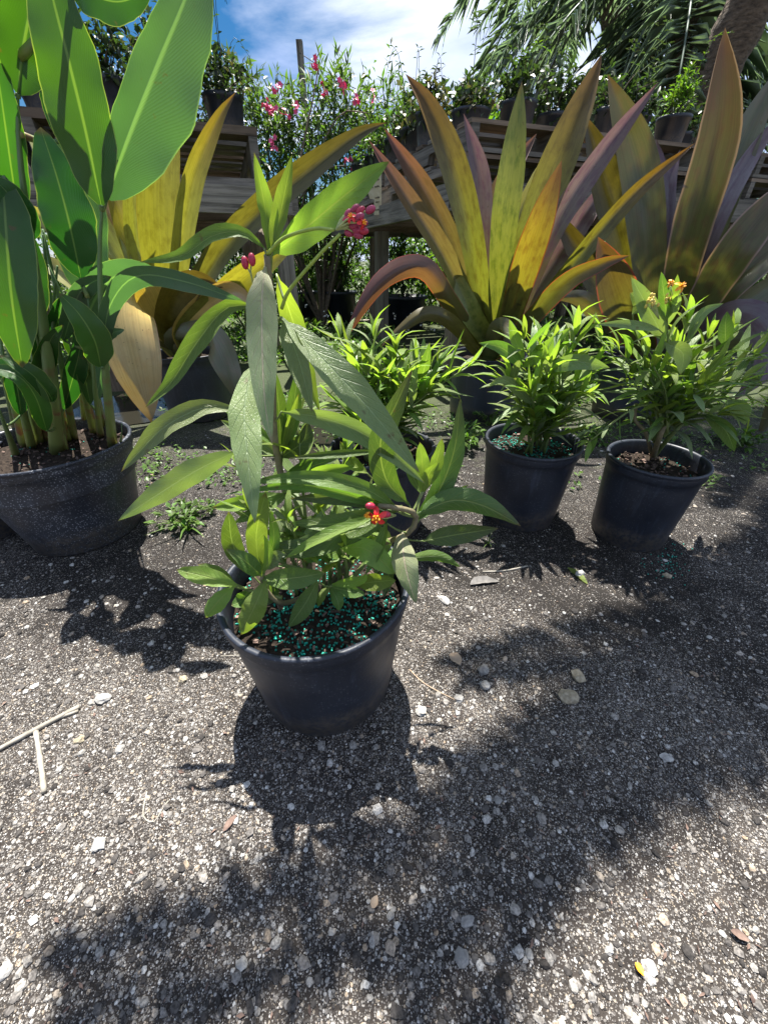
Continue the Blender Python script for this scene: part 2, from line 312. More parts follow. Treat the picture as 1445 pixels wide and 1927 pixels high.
# pots, soil
MT['pot'] = pot_mat('pot_black_plastic', 0.18)
MT['pot_spotted'] = pot_mat('pot_black_plastic_water_spots', 0.9, dust=(0.09, 0.105, 0.14))
MT['pot_plain'] = pot_mat('pot_black_plastic_plain', 0.15)
MT['pot_bench'] = pot_mat('pot_black_plastic_bench', 0.1, tint=(0.014, 0.018, 0.026))
MT['soil'] = simple_mat('potting_soil', (0.010, 0.008, 0.007), (0.045, 0.034, 0.026), rough=0.95, scale=160, bump=0.006, spec=0.1)
MT['bark'] = simple_mat('bark_chips', (0.06, 0.035, 0.028), (0.17, 0.115, 0.09), rough=0.85, scale=120, bump=0.001, island=True, vary=0.55)
MT['prill'] = simple_mat('fertiliser_prill', (0.004, 0.23, 0.17), (0.008, 0.33, 0.25), rough=0.38, scale=400, island=True, vary=0.4)
MT['wood'] = wood_mat('weathered_wood', (0.15, 0.13, 0.105), (0.26, 0.235, 0.20))
MT['wood_brown'] = wood_mat('brown_wood', (0.14, 0.10, 0.07), (0.24, 0.18, 0.13))
MT['wood_post'] = wood_mat('post_wood', (0.17, 0.135, 0.10), (0.27, 0.22, 0.165))
MT['paper'] = simple_mat('tag_paper', (0.50, 0.42, 0.26), (0.62, 0.55, 0.38), rough=0.8, scale=30)
MT['ink'] = simple_mat('tag_ink', (0.05, 0.035, 0.02), rough=0.8)
MT['straw'] = simple_mat('dry_straw', (0.20, 0.18, 0.145), (0.36, 0.335, 0.285), rough=0.8, scale=60, stretch=(1, 1, 1))
MT['twig'] = simple_mat('dry_twig', (0.22, 0.16, 0.11), (0.36, 0.28, 0.20), rough=0.85, scale=60)
MT['metal'] = simple_mat('post_metal', (0.10, 0.10, 0.10), (0.18, 0.17, 0.16), rough=0.6, scale=20)
MT['wire'] = simple_mat('wire', (0.06, 0.06, 0.065), rough=0.6)
MT['trunk'] = simple_mat('palm_trunk', (0.045, 0.033, 0.024), (0.16, 0.12, 0.085), rough=0.95, scale=22, bump=0.03, stretch=(1, 1, 2.6))
MT['branch'] = simple_mat('branch_bark', (0.09, 0.07, 0.05), (0.19, 0.15, 0.11), rough=0.9, scale=40, bump=0.004)
def crown_mat(name, a, b, rough=0.45, trans=0.4, tg=(1.5, 1.8, 0.5), vary=0.4, spec=0.5):
    MT[name] = leaf_mat(name, [(0, a), (1, b)], veins='none', rough=rough, trans=trans, trans_gain=tg, island=True, vary=vary, spec=spec)
crown_mat('leaf_oleander', (0.06, 0.10, 0.035), (0.085, 0.13, 0.045))
crown_mat('leaf_hedge', (0.045, 0.085, 0.022), (0.07, 0.12, 0.028))
crown_mat('leaf_bright', (0.085, 0.15, 0.025), (0.12, 0.19, 0.03), trans=0.45)
crown_mat('leaf_vine', (0.03, 0.05, 0.025), (0.05, 0.08, 0.032), rough=0.36, trans=0.28)
crown_mat('leaf_dry', (0.12, 0.11, 0.07), (0.17, 0.15, 0.09), trans=0.2)
crown_mat('leaf_palm', (0.12, 0.17, 0.135), (0.17, 0.225, 0.18), rough=0.36, trans=0.36, tg=(1.4, 1.6, 0.8))
crown_mat('leaf_weed', (0.07, 0.14, 0.025), (0.11, 0.19, 0.035), trans=0.4)
MT['flower_pink'] = simple_mat('oleander_pink', (0.62, 0.05, 0.18), (0.75, 0.14, 0.30), rough=0.5, scale=90)
MT['flower_white'] = simple_mat('weed_white', (0.75, 0.75, 0.72), rough=0.6)

# ------------------------------------------------------------------ mesh helpers
class MB:
    def __init__(s): s.v = []; s.f = []; s.uv = []
    def add(s, vs, fs, uvs=None):
        n = len(s.v); s.v += [tuple(x) for x in vs]
        for f in fs: s.f.append(tuple(i + n for i in f))
        s.uv += list(uvs) if uvs else [(0.25, 0.5)] * len(vs)
    def box(s, lo, hi, axis=0):
        lo = Vector(lo); hi = Vector(hi)
        for fx in range(3):
            for sgn in (0, 1):
                a, b = [k for k in range(3) if k != fx]
                q = []
                for da, db in ((0, 0), (1, 0), (1, 1), (0, 1)):
                    p = [0, 0, 0]; p[fx] = (lo, hi)[sgn][fx]; p[a] = (lo, hi)[da][a]; p[b] = (lo, hi)[db][b]; q.append(p)
                oth = [k for k in (a, b) if k != axis]
                uvs = [((p[axis] if fx != axis else p[a]), (p[oth[0]] if fx != axis else p[b])) for p in q]
                flip = (sgn == 0) != (fx == 1)
                s.add(q, [(3, 2, 1, 0) if flip else (0, 1, 2, 3)], uvs)
    def tube(s, pts, rad, n=8, cap=True, jit=0.0):
        pts = [Vector(p) for p in pts]; m = len(pts)
        T = [(pts[min(i + 1, m - 1)] - pts[max(i - 1, 0)]).normalized() for i in range(m)]
        ref = Vector((0.31, 0.17, 0.93)) if abs(T[0].z) < 0.8 else Vector((1, 0.1, 0))
        A = (ref - T[0] * ref.dot(T[0])).normalized()
        vs, us = [], []
        for i in range(m):
            A = (A - T[i] * A.dot(T[i])).normalized(); B = T[i].cross(A)
            r = rad[i] if isinstance(rad, (list, tuple)) else rad
            for k in range(n):
                a = 2 * pi * k / n; rr = r * (1 + (random.uniform(-jit, jit) if jit else 0))
                vs.append(pts[i] + A * (cos(a) * rr) + B * (sin(a) * rr)); us.append((k / n, i / max(1, m - 1)))
        fs = [(i * n + k, i * n + (k + 1) % n, (i + 1) * n + (k + 1) % n, (i + 1) * n + k) for i in range(m - 1) for k in range(n)]
        if cap: fs += [tuple(range(n - 1, -1, -1)), tuple((m - 1) * n + k for k in range(n))]
        s.add(vs, fs, us)
    def lathe(s, prof, n=40, c=(0, 0, 0)):
        m = len(prof); vs = []; us = []
        for i, (r, z) in enumerate(prof):
            for k in range(n):
                a = 2 * pi * k / n; vs.append((c[0] + r * cos(a), c[1] + r * sin(a), c[2] + z)); us.append((k / n, i / (m - 1)))
        fs = [(i * n + k, i * n + (k + 1) % n, (i + 1) * n + (k + 1) % n, (i + 1) * n + k) for i in range(m - 1) for k in range(n)]
        s.add(vs, fs, us)
    def ell(s, c, r, axis=Vector((0, 0, 1)), n=8, m=6):
        c = Vector(c); q = Vector((0, 0, 1)).rotation_difference(axis.normalized())
        vs = []; us = []
        for i in range(m + 1):
            th = pi * i / m
            for k in range(n):
                a = 2 * pi * k / n
                vs.append(c + q @ Vector((r[0] * sin(th) * cos(a), r[1] * sin(th) * sin(a), r[2] * cos(th)))); us.append((k / n, i / m))
        fs = [(i * n + k, (i + 1) * n + k, (i + 1) * n + (k + 1) % n, i * n + (k + 1) % n) for i in range(m) for k in range(n)]
        s.add(vs, fs, us)
    def mesh(s, name, smooth=True):
        me = bpy.data.meshes.new(name); me.from_pydata(s.v, [], s.f)
        ul = me.uv_layers.new(name='UVMap')
        li = [0] * len(me.loops); me.loops.foreach_get('vertex_index', li)
        flat = []
        for i in li: flat += s.uv[i]
        ul.data.foreach_set('uv', flat)
        if smooth: me.polygons.foreach_set('use_smooth', [True] * len(me.polygons))
        me.update(); return me
    def build(s, name, mat, parent=None, smooth=True):
        return obj(name, s.mesh(name, smooth), mat, parent)
def obj(name, me, mat, parent=None):
    if mat is not None and not me.materials: me.materials.append(MT[mat] if isinstance(mat, str) else mat)
    o = bpy.data.objects.new(name, me); COL.objects.link(o)
    if parent: o.parent = parent
    return o
def tag(o, label=None, cat=None, group=None, kind=None):
    if label: o['label'] = label
    if cat: o['category'] = cat
    if group: o['group'] = group
    if kind: o['kind'] = kind
    return o
def empty(name, loc, label=None, cat=None, group=None, rz=0):
    o = bpy.data.objects.new(name, None); COL.objects.link(o); o.location = loc; o.rotation_euler = (0, 0, rz); o.empty_display_size = 0.05
    return tag(o, label, cat, group)
def kids(o): return [c for c in bpy.data.objects if c.parent == o]
def copy_tree(o, parent=None, ch=None):
    c = o.copy(); COL.objects.link(c); c.parent = parent
    for k in (ch if ch is not None else kids(o)): copy_tree(k, c)
    return c

def spline(pts, n):
    """Catmull-Rom through pts, n+1 samples spaced by chord length"""
    p = [Vector(x) for x in pts]
    if len(p) == 2: return [p[0].lerp(p[1], i / n) for i in range(n + 1)]
    p = [p[0] * 2 - p[1]] + p + [p[-1] * 2 - p[-2]]
    fine = []
    for i in range(1, len(p) - 2):
        a, b, c, d = p[i - 1], p[i], p[i + 1], p[i + 2]
        for k in range(12):
            t = k / 12; t2 = t * t; t3 = t2 * t
            fine.append(0.5 * (2 * b + (c - a) * t + (2 * a - 5 * b + 4 * c - d) * t2 + (3 * b - a - 3 * c + d) * t3))
    fine.append(p[-2])
    acc = [0]
    for i in range(1, len(fine)): acc.append(acc[-1] + (fine[i] - fine[i - 1]).length)
    out = []; j = 0
    for i in range(n + 1):
        s_ = acc[-1] * i / n
        while j < len(fine) - 2 and acc[j + 1] < s_: j += 1
        d = acc[j + 1] - acc[j]
        out.append(fine[j].lerp(fine[j + 1], (s_ - acc[j]) / d if d > 1e-9 else 0))
    return out

def prof_lance(s): return max(0.0, sin(pi * min(1, s ** 0.82)) ** 0.85) if s > 0.06 else 0.10 + s
def prof_obl(s): return max(0.0, sin(pi * s ** 1.05) ** 0.7) if s > 0.05 else 0.16
def prof_canna(s): return max(0.0, sin(pi * s ** 0.85) ** 0.62) * (1 - 0.25 * max(0, s - 0.75) * 4 * 0.3) if s > 0.02 else 0.10
def prof_strap(s): return (0.78 + 0.22 * min(1, s / 0.55)) * (1 if s < 0.56 else max(0.0, 1 - ((s - 0.56) / 0.44) ** 2.2))
def prof_strap_wide(s): return (0.66 + 0.34 * min(1, s / 0.58)) * (1 if s < 0.6 else max(0.0, 1 - ((s - 0.6) / 0.4) ** 2.2))
PROF = dict(lance=prof_lance, obl=prof_obl, canna=prof_canna, strap=prof_strap, wide=prof_strap_wide)

def blade(pts, width, prof='lance', roll=0.0, fold=0.25, n=14, mcol=4, wave=0.0, origin=Vector((0, 0, 0)), view=None, twist=0.0, asym=0.0, irr=0.09):
    """a leaf surface along 3-D points; width in metres (list or number); fold bends the halves towards the upper side"""
    c = spline(pts, n); mb = MB(); f = PROF[prof]
    vs = []; us = []; prevS = None; ph = random.uniform(0, 6.28); sd = random.uniform(0, 90)
    for i in range(n + 1):
        s = i / n
        T = (c[min(i + 1, n)] - c[max(i - 1, 0)]).normalized()
        V = (view - c[i]).normalized() if view is not None else Vector((0, 0, 1))
        S = T.cross(V)
        if S.length < 0.12: S = prevS.copy() if prevS else T.orthogonal()
        S = (S - T * S.dot(T)).normalized()
        if prevS is not None:
            if S.dot(prevS) < 0: S = -S
            S = (S * 0.5 + prevS * 0.5); S = (S - T * S.dot(T)).normalized()
        prevS = S.copy()
        q = Quaternion(T, roll + twist * (s - 0.5)); S2 = q @ S; Nn = S2.cross(T).normalized()
        if view is not None:
            pass
        W = width * f(s)
        for k in range(mcol + 1):
            x = (k / mcol - 0.5)
            ir = 1 + irr * noise.noise(Vector((s * 7, sd + (9 if x < 0 else 0), 0))) + irr * 0.6 * noise.noise(Vector((s * 23, sd + (5 if x < 0 else 0), 0)))
            up = fold * W * (abs(x) * 2) ** 1.3 * 0.5
            if wave: up += wave * W * sin(ph + s * 22 + (3 if x < 0 else 0)) * (abs(x) * 2) ** 2
            vs.append(c[i] + S2 * (W * x * ir * ((1 - asym) if x < 0 else 1)) + Nn * up - origin); us.append((k / mcol, s))
    m1 = mcol + 1
    fs = [(i * m1 + k, i * m1 + k + 1, (i + 1) * m1 + k + 1, (i + 1) * m1 + k) for i in range(n) for k in range(mcol)]
    mb.add(vs, fs, us); return mb

def px_leaf(root, name, pts, wpx, mat, prof='lance', roll=0.0, fold=0.25, n=14, mcol=4, wave=0.0, twist=0.0, asym=0.0):
    """leaf from (u, v, Y) points and a width in photograph pixels at the middle"""
    p3 = [P(*q) for q in pts]
    mid = p3[len(p3) // 2]
    wd = wpx * mpp(mid) / max(0.35, cos(roll))
    mb = blade(p3, wd, prof, roll, fold, n, mcol, wave, Vector(root.location), CAM, twist, asym)
    return mb.build(name, mat, root)

# ------------------------------------------------------------------ ground
def hgt(x, y):
    d = 0.0045 * noise.noise(Vector((x * 3.1, y * 3.1, 0.3))) + 0.0022 * noise.noise(Vector((x * 11, y * 11, 2.3)))
    return d
def axis_vals(lo, hi, fine_lo, fine_hi, step):
    v = []; a = fine_lo
    while a <= fine_hi: v.append(a); a += step
    s = step
    while v[-1] < hi: s *= 1.35; v.append(v[-1] + s)
    s = step; pre = []; a = fine_lo
    while a > lo: s *= 1.35; a -= s; pre.append(a)
    return list(reversed(pre)) + v
xs = axis_vals(-600, 600, -1.6, 1.9, 0.022); ys = axis_vals(-60, 900, -0.15, 2.4, 0.022)
mb = MB(); nx = len(xs)
mb.add([(x, y, hgt(x, y)) for y in ys for x in xs], [(j * nx + i, j * nx + i + 1, (j + 1) * nx + i + 1, (j + 1) * nx + i) for j in range(len(ys) - 1) for i in range(nx - 1)])
def ground_mat():
    m, N, L, out = M('gritty_ground')
    p = N('BsdfPrincipled'); p.inputs['Roughness'].default_value = 0.9; p.inputs['Specular IOR Level'].default_value = 0.25
    t = N('TexCoord'); O = t.outputs['Object']
    sp = N('SeparateXYZ'); L(O, sp.inputs[0])
    big = N('TexNoise', i_Scale=2.1, i_Detail=5.0, i_Roughness=0.6); L(O, big.inputs['Vector'])
    med = N('TexNoise', i_Scale=17.0, i_Detail=6.0, i_Roughness=0.65); L(O, med.inputs['Vector'])
    fine = N('TexNoise', i_Scale=420.0, i_Detail=2.0); L(O, fine.inputs['Vector'])
    wob = N('VectorMath', operation='MULTIPLY_ADD'); L(fine.outputs['Color'], wob.inputs[0]); wob.inputs[1].default_value = (0.002,) * 3; L(O, wob.inputs[2])
    dirt = ramp(N, L, med.outputs['Fac'], [(0.3, (0.014, 0.0115, 0.010)), (0.7, (0.050, 0.042, 0.036))]).outputs[0]
    worn = ramp(N, L, math_(N, L, 'SUBTRACT', math_(N, L, 'MULTIPLY', sp.outputs[1], 0.8), math_(N, L, 'MULTIPLY', math_(N, L, 'SUBTRACT', big.outputs['Fac'], 0.5), 1.2)), [(0.24, 0.0), (0.58, 1.0)]).outputs[0]   # less trodden, earthier towards the plants
    dens = ramp(N, L, math_(N, L, 'ADD', math_(N, L, 'MULTIPLY', big.outputs['Fac'], 0.6), math_(N, L, 'MULTIPLY', med.outputs['Fac'], 0.4)), [(0.38, 0.0), (0.60, 1.0)]).outputs[0]
    dens = math_(N, L, 'SUBTRACT', dens, math_(N, L, 'MULTIPLY', worn, 0.85))
    dirt = mixc(N, L, math_(N, L, 'MULTIPLY', worn, 0.75), dirt, (0.009, 0.0078, 0.0068))
    col = dirt; hs = []
    for sc, thr, wgt in ((520.0, 0.24, 0.85), (290.0, 0.48, 0.9), (140.0, 0.76, 0.9)):
        v = N('TexVoronoi', i_Scale=sc); L(wob.outputs[0], v.inputs['Vector'])
        s3 = N('SeparateColor'); L(v.outputs['Color'], s3.inputs[0])
        lim = math_(N, L, 'SUBTRACT', thr + 0.16, math_(N, L, 'MULTIPLY', dens, 0.36))
        lim = math_(N, L, 'ADD', math_(N, L, 'MINIMUM', lim, 0.80), math_(N, L, 'MULTIPLY', worn, 0.17))
        pick = math_(N, L, 'GREATER_THAN', s3.outputs[0], lim)
        near = ramp(N, L, v.outputs['Distance'], [(0.36, 1.0), (0.52, 0.0)]).outputs[0]
        f = math_(N, L, 'MULTIPLY', pick, near)
        sc_ = ramp(N, L, s3.outputs[1], [(0.0, (0.09, 0.08, 0.073)), (0.35, (0.22, 0.205, 0.19)), (0.62, (0.36, 0.34, 0.315)), (0.78, (0.38, 0.31, 0.23)), (0.88, (0.52, 0.50, 0.47)), (1.0, (0.68, 0.66, 0.63))]).outputs[0]
        dust = ramp(N, L, fine.outputs['Fac'], [(0.35, 0.35), (0.6, 1.0)]).outputs[0]
        col = mixc(N, L, math_(N, L, 'MULTIPLY', math_(N, L, 'MULTIPLY', f, wgt), dust), col, sc_)
        hs.append(math_(N, L, 'MULTIPLY', f, 210.0 / sc))
    # moss and thin weeds further back
    back = ramp(N, L, math_(N, L, 'ADD', math_(N, L, 'MULTIPLY', sp.outputs[1], 0.25), math_(N, L, 'MULTIPLY', math_(N, L, 'SUBTRACT', med.outputs['Fac'], 0.5), 0.5)), [(0.33, 0.0), (0.58, 1.0)]).outputs[0]
    moss = ramp(N, L, fine.outputs['Fac'], [(0.3, (0.02, 0.03, 0.012)), (0.7, (0.09, 0.115, 0.04))]).outputs[0]
    col = mixc(N, L, math_(N, L, 'MULTIPLY', back, 0.8), col, moss)
    L(col, p.inputs['Base Color'])
    h = math_(N, L, 'ADD', math_(N, L, 'ADD', hs[0], hs[1]), math_(N, L, 'ADD', hs[2], math_(N, L, 'MULTIPLY', fine.outputs['Fac'], 0.6)))
    bp = N('Bump', i_Strength=0.9, i_Distance=0.0022); L(h, bp.inputs['Height']); L(bp.outputs[0], p.inputs['Normal'])
    L(p.outputs[0], out.inputs[0]); return m
MT['ground'] = ground_mat()
tag(mb.build('ground', 'ground'), kind='structure')

# loose gravel: real stones pressed into the dirt
def gravel_mat():
    m, N, L, out = M('gravel_stones')
    p = N('BsdfPrincipled'); p.inputs['Roughness'].default_value = 0.85; p.inputs['Specular IOR Level'].default_value = 0.25
    r = N('NewGeometry').outputs['Random Per Island']
    c = ramp(N, L, r, [(0.0, (0.03, 0.027, 0.025)), (0.36, (0.08, 0.073, 0.068)), (0.58, (0.20, 0.185, 0.17)), (0.76, (0.33, 0.315, 0.29)), (0.84, (0.34, 0.26, 0.18)), (0.90, (0.42, 0.40, 0.37)), (1.0, (0.54, 0.53, 0.50))]).outputs[0]
    t = N('TexCoord'); n = N('TexNoise', i_Scale=350.0, i_Detail=3.0); L(t.outputs['Object'], n.inputs['Vector'])
    L(mixc(N, L, 1.0, c, ramp(N, L, n.outputs['Fac'], [(0.3, 0.4), (0.65, 1.1)]).outputs[0], 'MULTIPLY'), p.inputs['Base Color'])
    L(p.outputs[0], out.inputs[0]); return m
MT['gravel'] = gravel_mat()
bmi = bmesh.new(); bmesh.ops.create_icosphere(bmi, subdivisions=1, radius=1.0)
ICOV = [v.co.copy() for v in bmi.verts]; ICOF = [tuple(v.index for v in f.verts) for f in bmi.faces]; bmi.free()
bmi = bmesh.new(); bmesh.ops.create_icosphere(bmi, subdivisions=2, radius=1.0)
ICO2V = [v.co.copy() for v in bmi.verts]; ICO2F = [tuple(v.index for v in f.verts) for f in bmi.faces]; bmi.free()
def stone(mb, c, r, flat=0.6, jit=0.28, hi=False):
    q = Quaternion((random.gauss(0, 1), random.gauss(0, 1), random.gauss(0, 1)), random.uniform(0, 6.28))
    sx, sy, sz = random.uniform(0.75, 1.3), random.uniform(0.7, 1.1), random.uniform(0.6, 1.0)
    rz = Matrix.Rotation(random.uniform(0, 6.28), 3, 'Z'); sd = Vector((random.uniform(0, 99), random.uniform(0, 99), 0))
    vs = []
    for v in (ICO2V if hi else ICOV):
        d = (1 + jit * 1.4 * noise.noise(v * 1.6 + sd) + (jit * 0.5 * noise.noise(v * 4.2 + sd) if hi else random.uniform(-jit, jit) * 0.45))
        a = q @ (v * d); a = rz @ Vector((a.x * sx, a.y * sy, a.z * sz * flat))
        vs.append((c[0] + a.x * r, c[1] + a.y * r, c[2] + a.z * r))
    mb.add(vs, ICO2F if hi else ICOF)
POTS = [(-.107, .446, .120), (.416, 1.007, .108), (.703, .902, .094), (-.87, .926, .137), (-.005, .953, .113), (.504, 1.96, .16), (-.935, 1.945, .15), (1.25, 1.95, .16)]
def free(x, y, m=0.0): return all((x - a) ** 2 + (y - b) ** 2 > (r + m) ** 2 for a, b, r in POTS)
mb = MB(); cnt = 0
while cnt < 13000:
    y = 0.02 + (random.random() ** 1.5) * 1.9; hw = 0.30 + y * 0.95 + 0.45
    x = random.uniform(-hw, hw)
    dn = 0.5 + 0.9 * noise.noise(Vector((x * 2.3, y * 2.3, 5.1)))
    if random.random() > dn + 0.35 - 0.75 * min(1, max(0, (y - .45) * 1.4)) or not free(x, y, 0.004): continue
    r = 0.0012 + 0.0013 * random.random() + (0.0050 * random.random() ** 7)
    if y > 0.9: r *= 1.25
    stone(mb, (x, y, hgt(x, y) + r * 0.22), r); cnt += 1
tag(mb.build('gravel', 'gravel', smooth=False), 'loose pale gravel scattered over the dark gritty ground', 'gravel', kind='stuff')

MT['rock'] = simple_mat('loose_stone', (0.17, 0.163, 0.152), (0.36, 0.35, 0.33), rough=0.9, scale=120, bump=0.002, vary=0.25)
MT['rock_tan'] = simple_mat('loose_stone_tan', (0.22, 0.18, 0.115), (0.40, 0.345, 0.25), rough=0.9, scale=140, bump=0.003)
for (u, v, rp, mt, lb) in [(908, 1264, 14, 'rock', 0), (912, 1292, 11, 'rock', 0), (1088, 1274, 13, 'rock_tan', 1), (1068, 1313, 19, 'rock_tan', 2), (193, 1316, 14, 'rock', 0),
                       (188, 1590, 13, 'rock', 0), (868, 1802, 13, 'rock', 0), (880, 1735, 12, 'rock', 0), (792, 1340, 9, 'rock', 0), (1253, 1428, 10, 'rock', 0), (863, 1317, 9, 'rock', 0),
                       (150, 1393, 10, 'rock_tan', 3), (995, 1798, 10, 'rock', 0), (1222, 1821, 13, 'rock', 0), (10, 1831, 14, 'rock', 0), (836, 1130, 11, 'rock', 0), (1090, 1082, 9, 'rock', 0),
                       (345, 1280, 9, 'rock_tan', 3), (1145, 1790, 9, 'rock', 0), (735, 1725, 9, 'rock', 0), (455, 1816, 9, 'rock', 0), (936, 1507, 8, 'rock', 0), (1255, 1085, 9, 'rock_tan', 4), (225, 1411, 8, 'rock', 0)]:
    g = PZ(u, v, 0); r = rp * mpp(g) * 0.92; mb = MB()
    stone(mb, (0, 0, 0), r, flat=0.7, jit=0.33, hi=True)
    o = mb.build('stone', mt, smooth=False); o.location = (g.x, g.y, hgt(g.x, g.y) + r * 0.26)
    tag(o, ['pale grey loose stone on the gritty ground', 'smooth tan stone beside the cream pitted stone', 'cream pitted stone, the largest tan one', 'small yellowish stone on sunlit gravel beside pale stems', 'beige stone beside the orange-flowered plant pot'][lb], 'stone', 'pale stones lying on the ground' if lb in (0, 3) else None)

# puddles
def puddle(name, c, rx, ry, label):
    mb = MB(); n = 40; vs = [(0, 0, 0)]
    for k in range(n):
        a = 2 * pi * k / n; r = 1 + 0.35 * noise.noise(Vector((cos(a) * 1.5, sin(a) * 1.5, c[0] * 3))) + 0.15 * noise.noise(Vector((cos(a) * 5, sin(a) * 5, c[1])))
        vs.append((cos(a) * rx * r, sin(a) * ry * r, 0))
    mb.add(vs, [(0, k + 1, (k + 1) % n + 1) for k in range(n)])
    o = mb.build(name, 'water'); o.location = (c[0], c[1], 0.0045); tag(o, label, 'puddle', kind='structure')
m_, N_, L_, out_ = M('puddle_water')
p_ = N_('BsdfPrincipled'); p_.inputs['Base Color'].default_value = (0.018, 0.017, 0.012, 1); p_.inputs['Roughness'].default_value = 0.16; p_.inputs['Specular IOR Level'].default_value = 0.3
n_ = N_('TexNoise', i_Scale=26.0, i_Detail=3.0); b_ = N_('Bump', i_Strength=0.15, i_Distance=0.004); L_(n_.outputs['Fac'], b_.inputs['Height']); L_(b_.outputs[0], p_.inputs['Normal']); L_(p_.outputs[0], out_.inputs[0])
MT['water'] = m_
puddle('puddle', (-1.25, 2.05), 0.38, 0.32, 'shallow dark puddle beside the yellow bromeliad pot')
puddle('puddle', (-0.27, 1.58), 0.20, 0.22, 'shallow shining puddle behind the front milkweed')

# ------------------------------------------------------------------ pots
def dent(mb, root):
    k = root.location.x * 7.3
    for i, (x, y, z) in enumerate(mb.v):
        a = atan2(y, x); d = 1 + (z / 0.25) * (0.012 * cos(2 * a + k) + 0.006 * cos(3 * a + 2 * k)) + 0.006 * noise.noise(Vector((cos(a) * 2 + k, sin(a) * 2, z * 9)))
        mb.v[i] = (x * d, y * d, z)
def pot_parts(root, R, r, h, mat, soil_z=0.82, prills=0, chips=60, rimh=0.022, name='pot'):
    lip = 0.006; mb = MB()
    prof = [(0.001, 0.004), (r * 0.80, 0.004), (r * 0.86, 0.0), (r * 0.985, 0.0), (r, 0.004), (r * 1.003, h * 0.055), (r * 1.012, h * 0.062), (r * 1.013, h * 0.095), (r * 1.024, h * 0.103)]
    Rw = R - lip
    zz = [0.10 + (0.90 - 0.10) * k / 8 for k in range(1, 9)]
    for q in zz: prof.append((r * 1.022 + (Rw - r * 1.022) * ((q - 0.1) / 0.8), h * q))
    prof.append((Rw + 0.0015, h * 0.905))
    mb.lathe(prof, 64); dent(mb, root)
    body = mb.build(name, mat, root)
    mb = MB()
    zr = h - rimh
    prof = [(Rw - 0.0015, zr - 0.010), (Rw + 0.0012, zr - 0.009), (Rw + 0.0012, zr - 0.004), (Rw + 0.0045, zr - 0.001), (Rw + 0.003, h - 0.012), (Rw + 0.0035, h - 0.010), (R - 0.001, h - 0.008), (R + 0.001, h - 0.004), (R, h - 0.001), (R - 0.003, h), (R - 0.007, h - 0.001), (R - 0.009, h - 0.005), (R - 0.010, h - 0.02), (R - 0.013, h * 0.66)]
    mb.lathe(prof, 64); dent(mb, root)
    mb.build('rim', mat, body)
    # soil
    zs = h * soil_z; rs = (R - 0.012) - (R - r) * (1 - soil_z) * 0.5
    mb = MB(); nr, na = 16, 48; vs = [(0, 0, zs + 0.006)]
    for i in range(1, nr + 1):
        for k in range(na):
            a = 2 * pi * k / na; rr = rs * i / nr; x, y = rr * cos(a), rr * sin(a)
            vs.append((x, y, zs + 0.008 * noise.noise(Vector((x * 38 + root.location.x * 9, y * 38, 1))) + 0.006 * noise.noise(Vector((x * 110, y * 110, root.location.y * 9))) - (0.004 if i == nr else 0)))
    fs = [(0, 1 + k, 1 + (k + 1) % na) for k in range(na)]
    fs += [(1 + (i - 1) * na + k, 1 + i * na + k, 1 + i * na + (k + 1) % na, 1 + (i - 1) * na + (k + 1) % na) for i in range(1, nr) for k in range(na)]
    mb.add(vs, fs); s = mb.build('soil', 'soil', root)
    if chips:
        mb = MB()
        for _ in range(chips):
            a = random.uniform(0, 6.28); rr = rs * 0.95 * sqrt(random.random()); sz = random.uniform(0.0018, 0.0048) * (1.9 if random.random() < 0.12 else 1)
            q = Quaternion((random.gauss(0, 1), random.gauss(0, 1), random.gauss(0, 2.5)), random.uniform(0, 6.28))
            dx, dy, dz = sz, sz * random.uniform(0.35, 0.8), sz * random.uniform(0.15, 0.3)
            b = [(sx * dx * random.uniform(0.7, 1.1), sy * dy * random.uniform(0.6, 1.1), sz_ * dz) for sx, sy, sz_ in ((-1, -1, -1), (1, -1, -1), (1, 1, -1), (-1, 1, -1), (-1, -1, 1), (1, -1, 1), (1, 1, 1), (-1, 1, 1))]
            mb.add([q @ Vector(t) + Vector((rr * cos(a), rr * sin(a), zs + 0.006)) for t in b], [(3, 2, 1, 0), (4, 5, 6, 7), (0, 1, 5, 4), (1, 2, 6, 5), (2, 3, 7, 6), (3, 0, 4, 7)])
        tag(mb.build('bark_chips', 'bark', s, smooth=False), kind='stuff')
    if prills:
        mb = MB(); k = 0
        while k < prills:
            a = random.uniform(0, 6.28); rr = rs * 0.97 * sqrt(random.random()); x, y = rr * cos(a), rr * sin(a)
            if noise.noise(Vector((x * 16 + 3, y * 16, root.location.x * 5))) < random.uniform(-0.45, 0.35): continue
            z = zs + 0.008 * noise.noise(Vector((x * 38 + root.location.x * 9, y * 38, 1))) + 0.006 * noise.noise(Vector((x * 110, y * 110, root.location.y * 9)))
            rad = random.uniform(0.0014, 0.0022)
            mb.add([Vector((x, y, z + rad * 0.6)) + v * rad for v in ICOV], ICOF); k += 1
        tag(mb.build('fertiliser_granules', 'prill', s), kind='stuff')
    return body

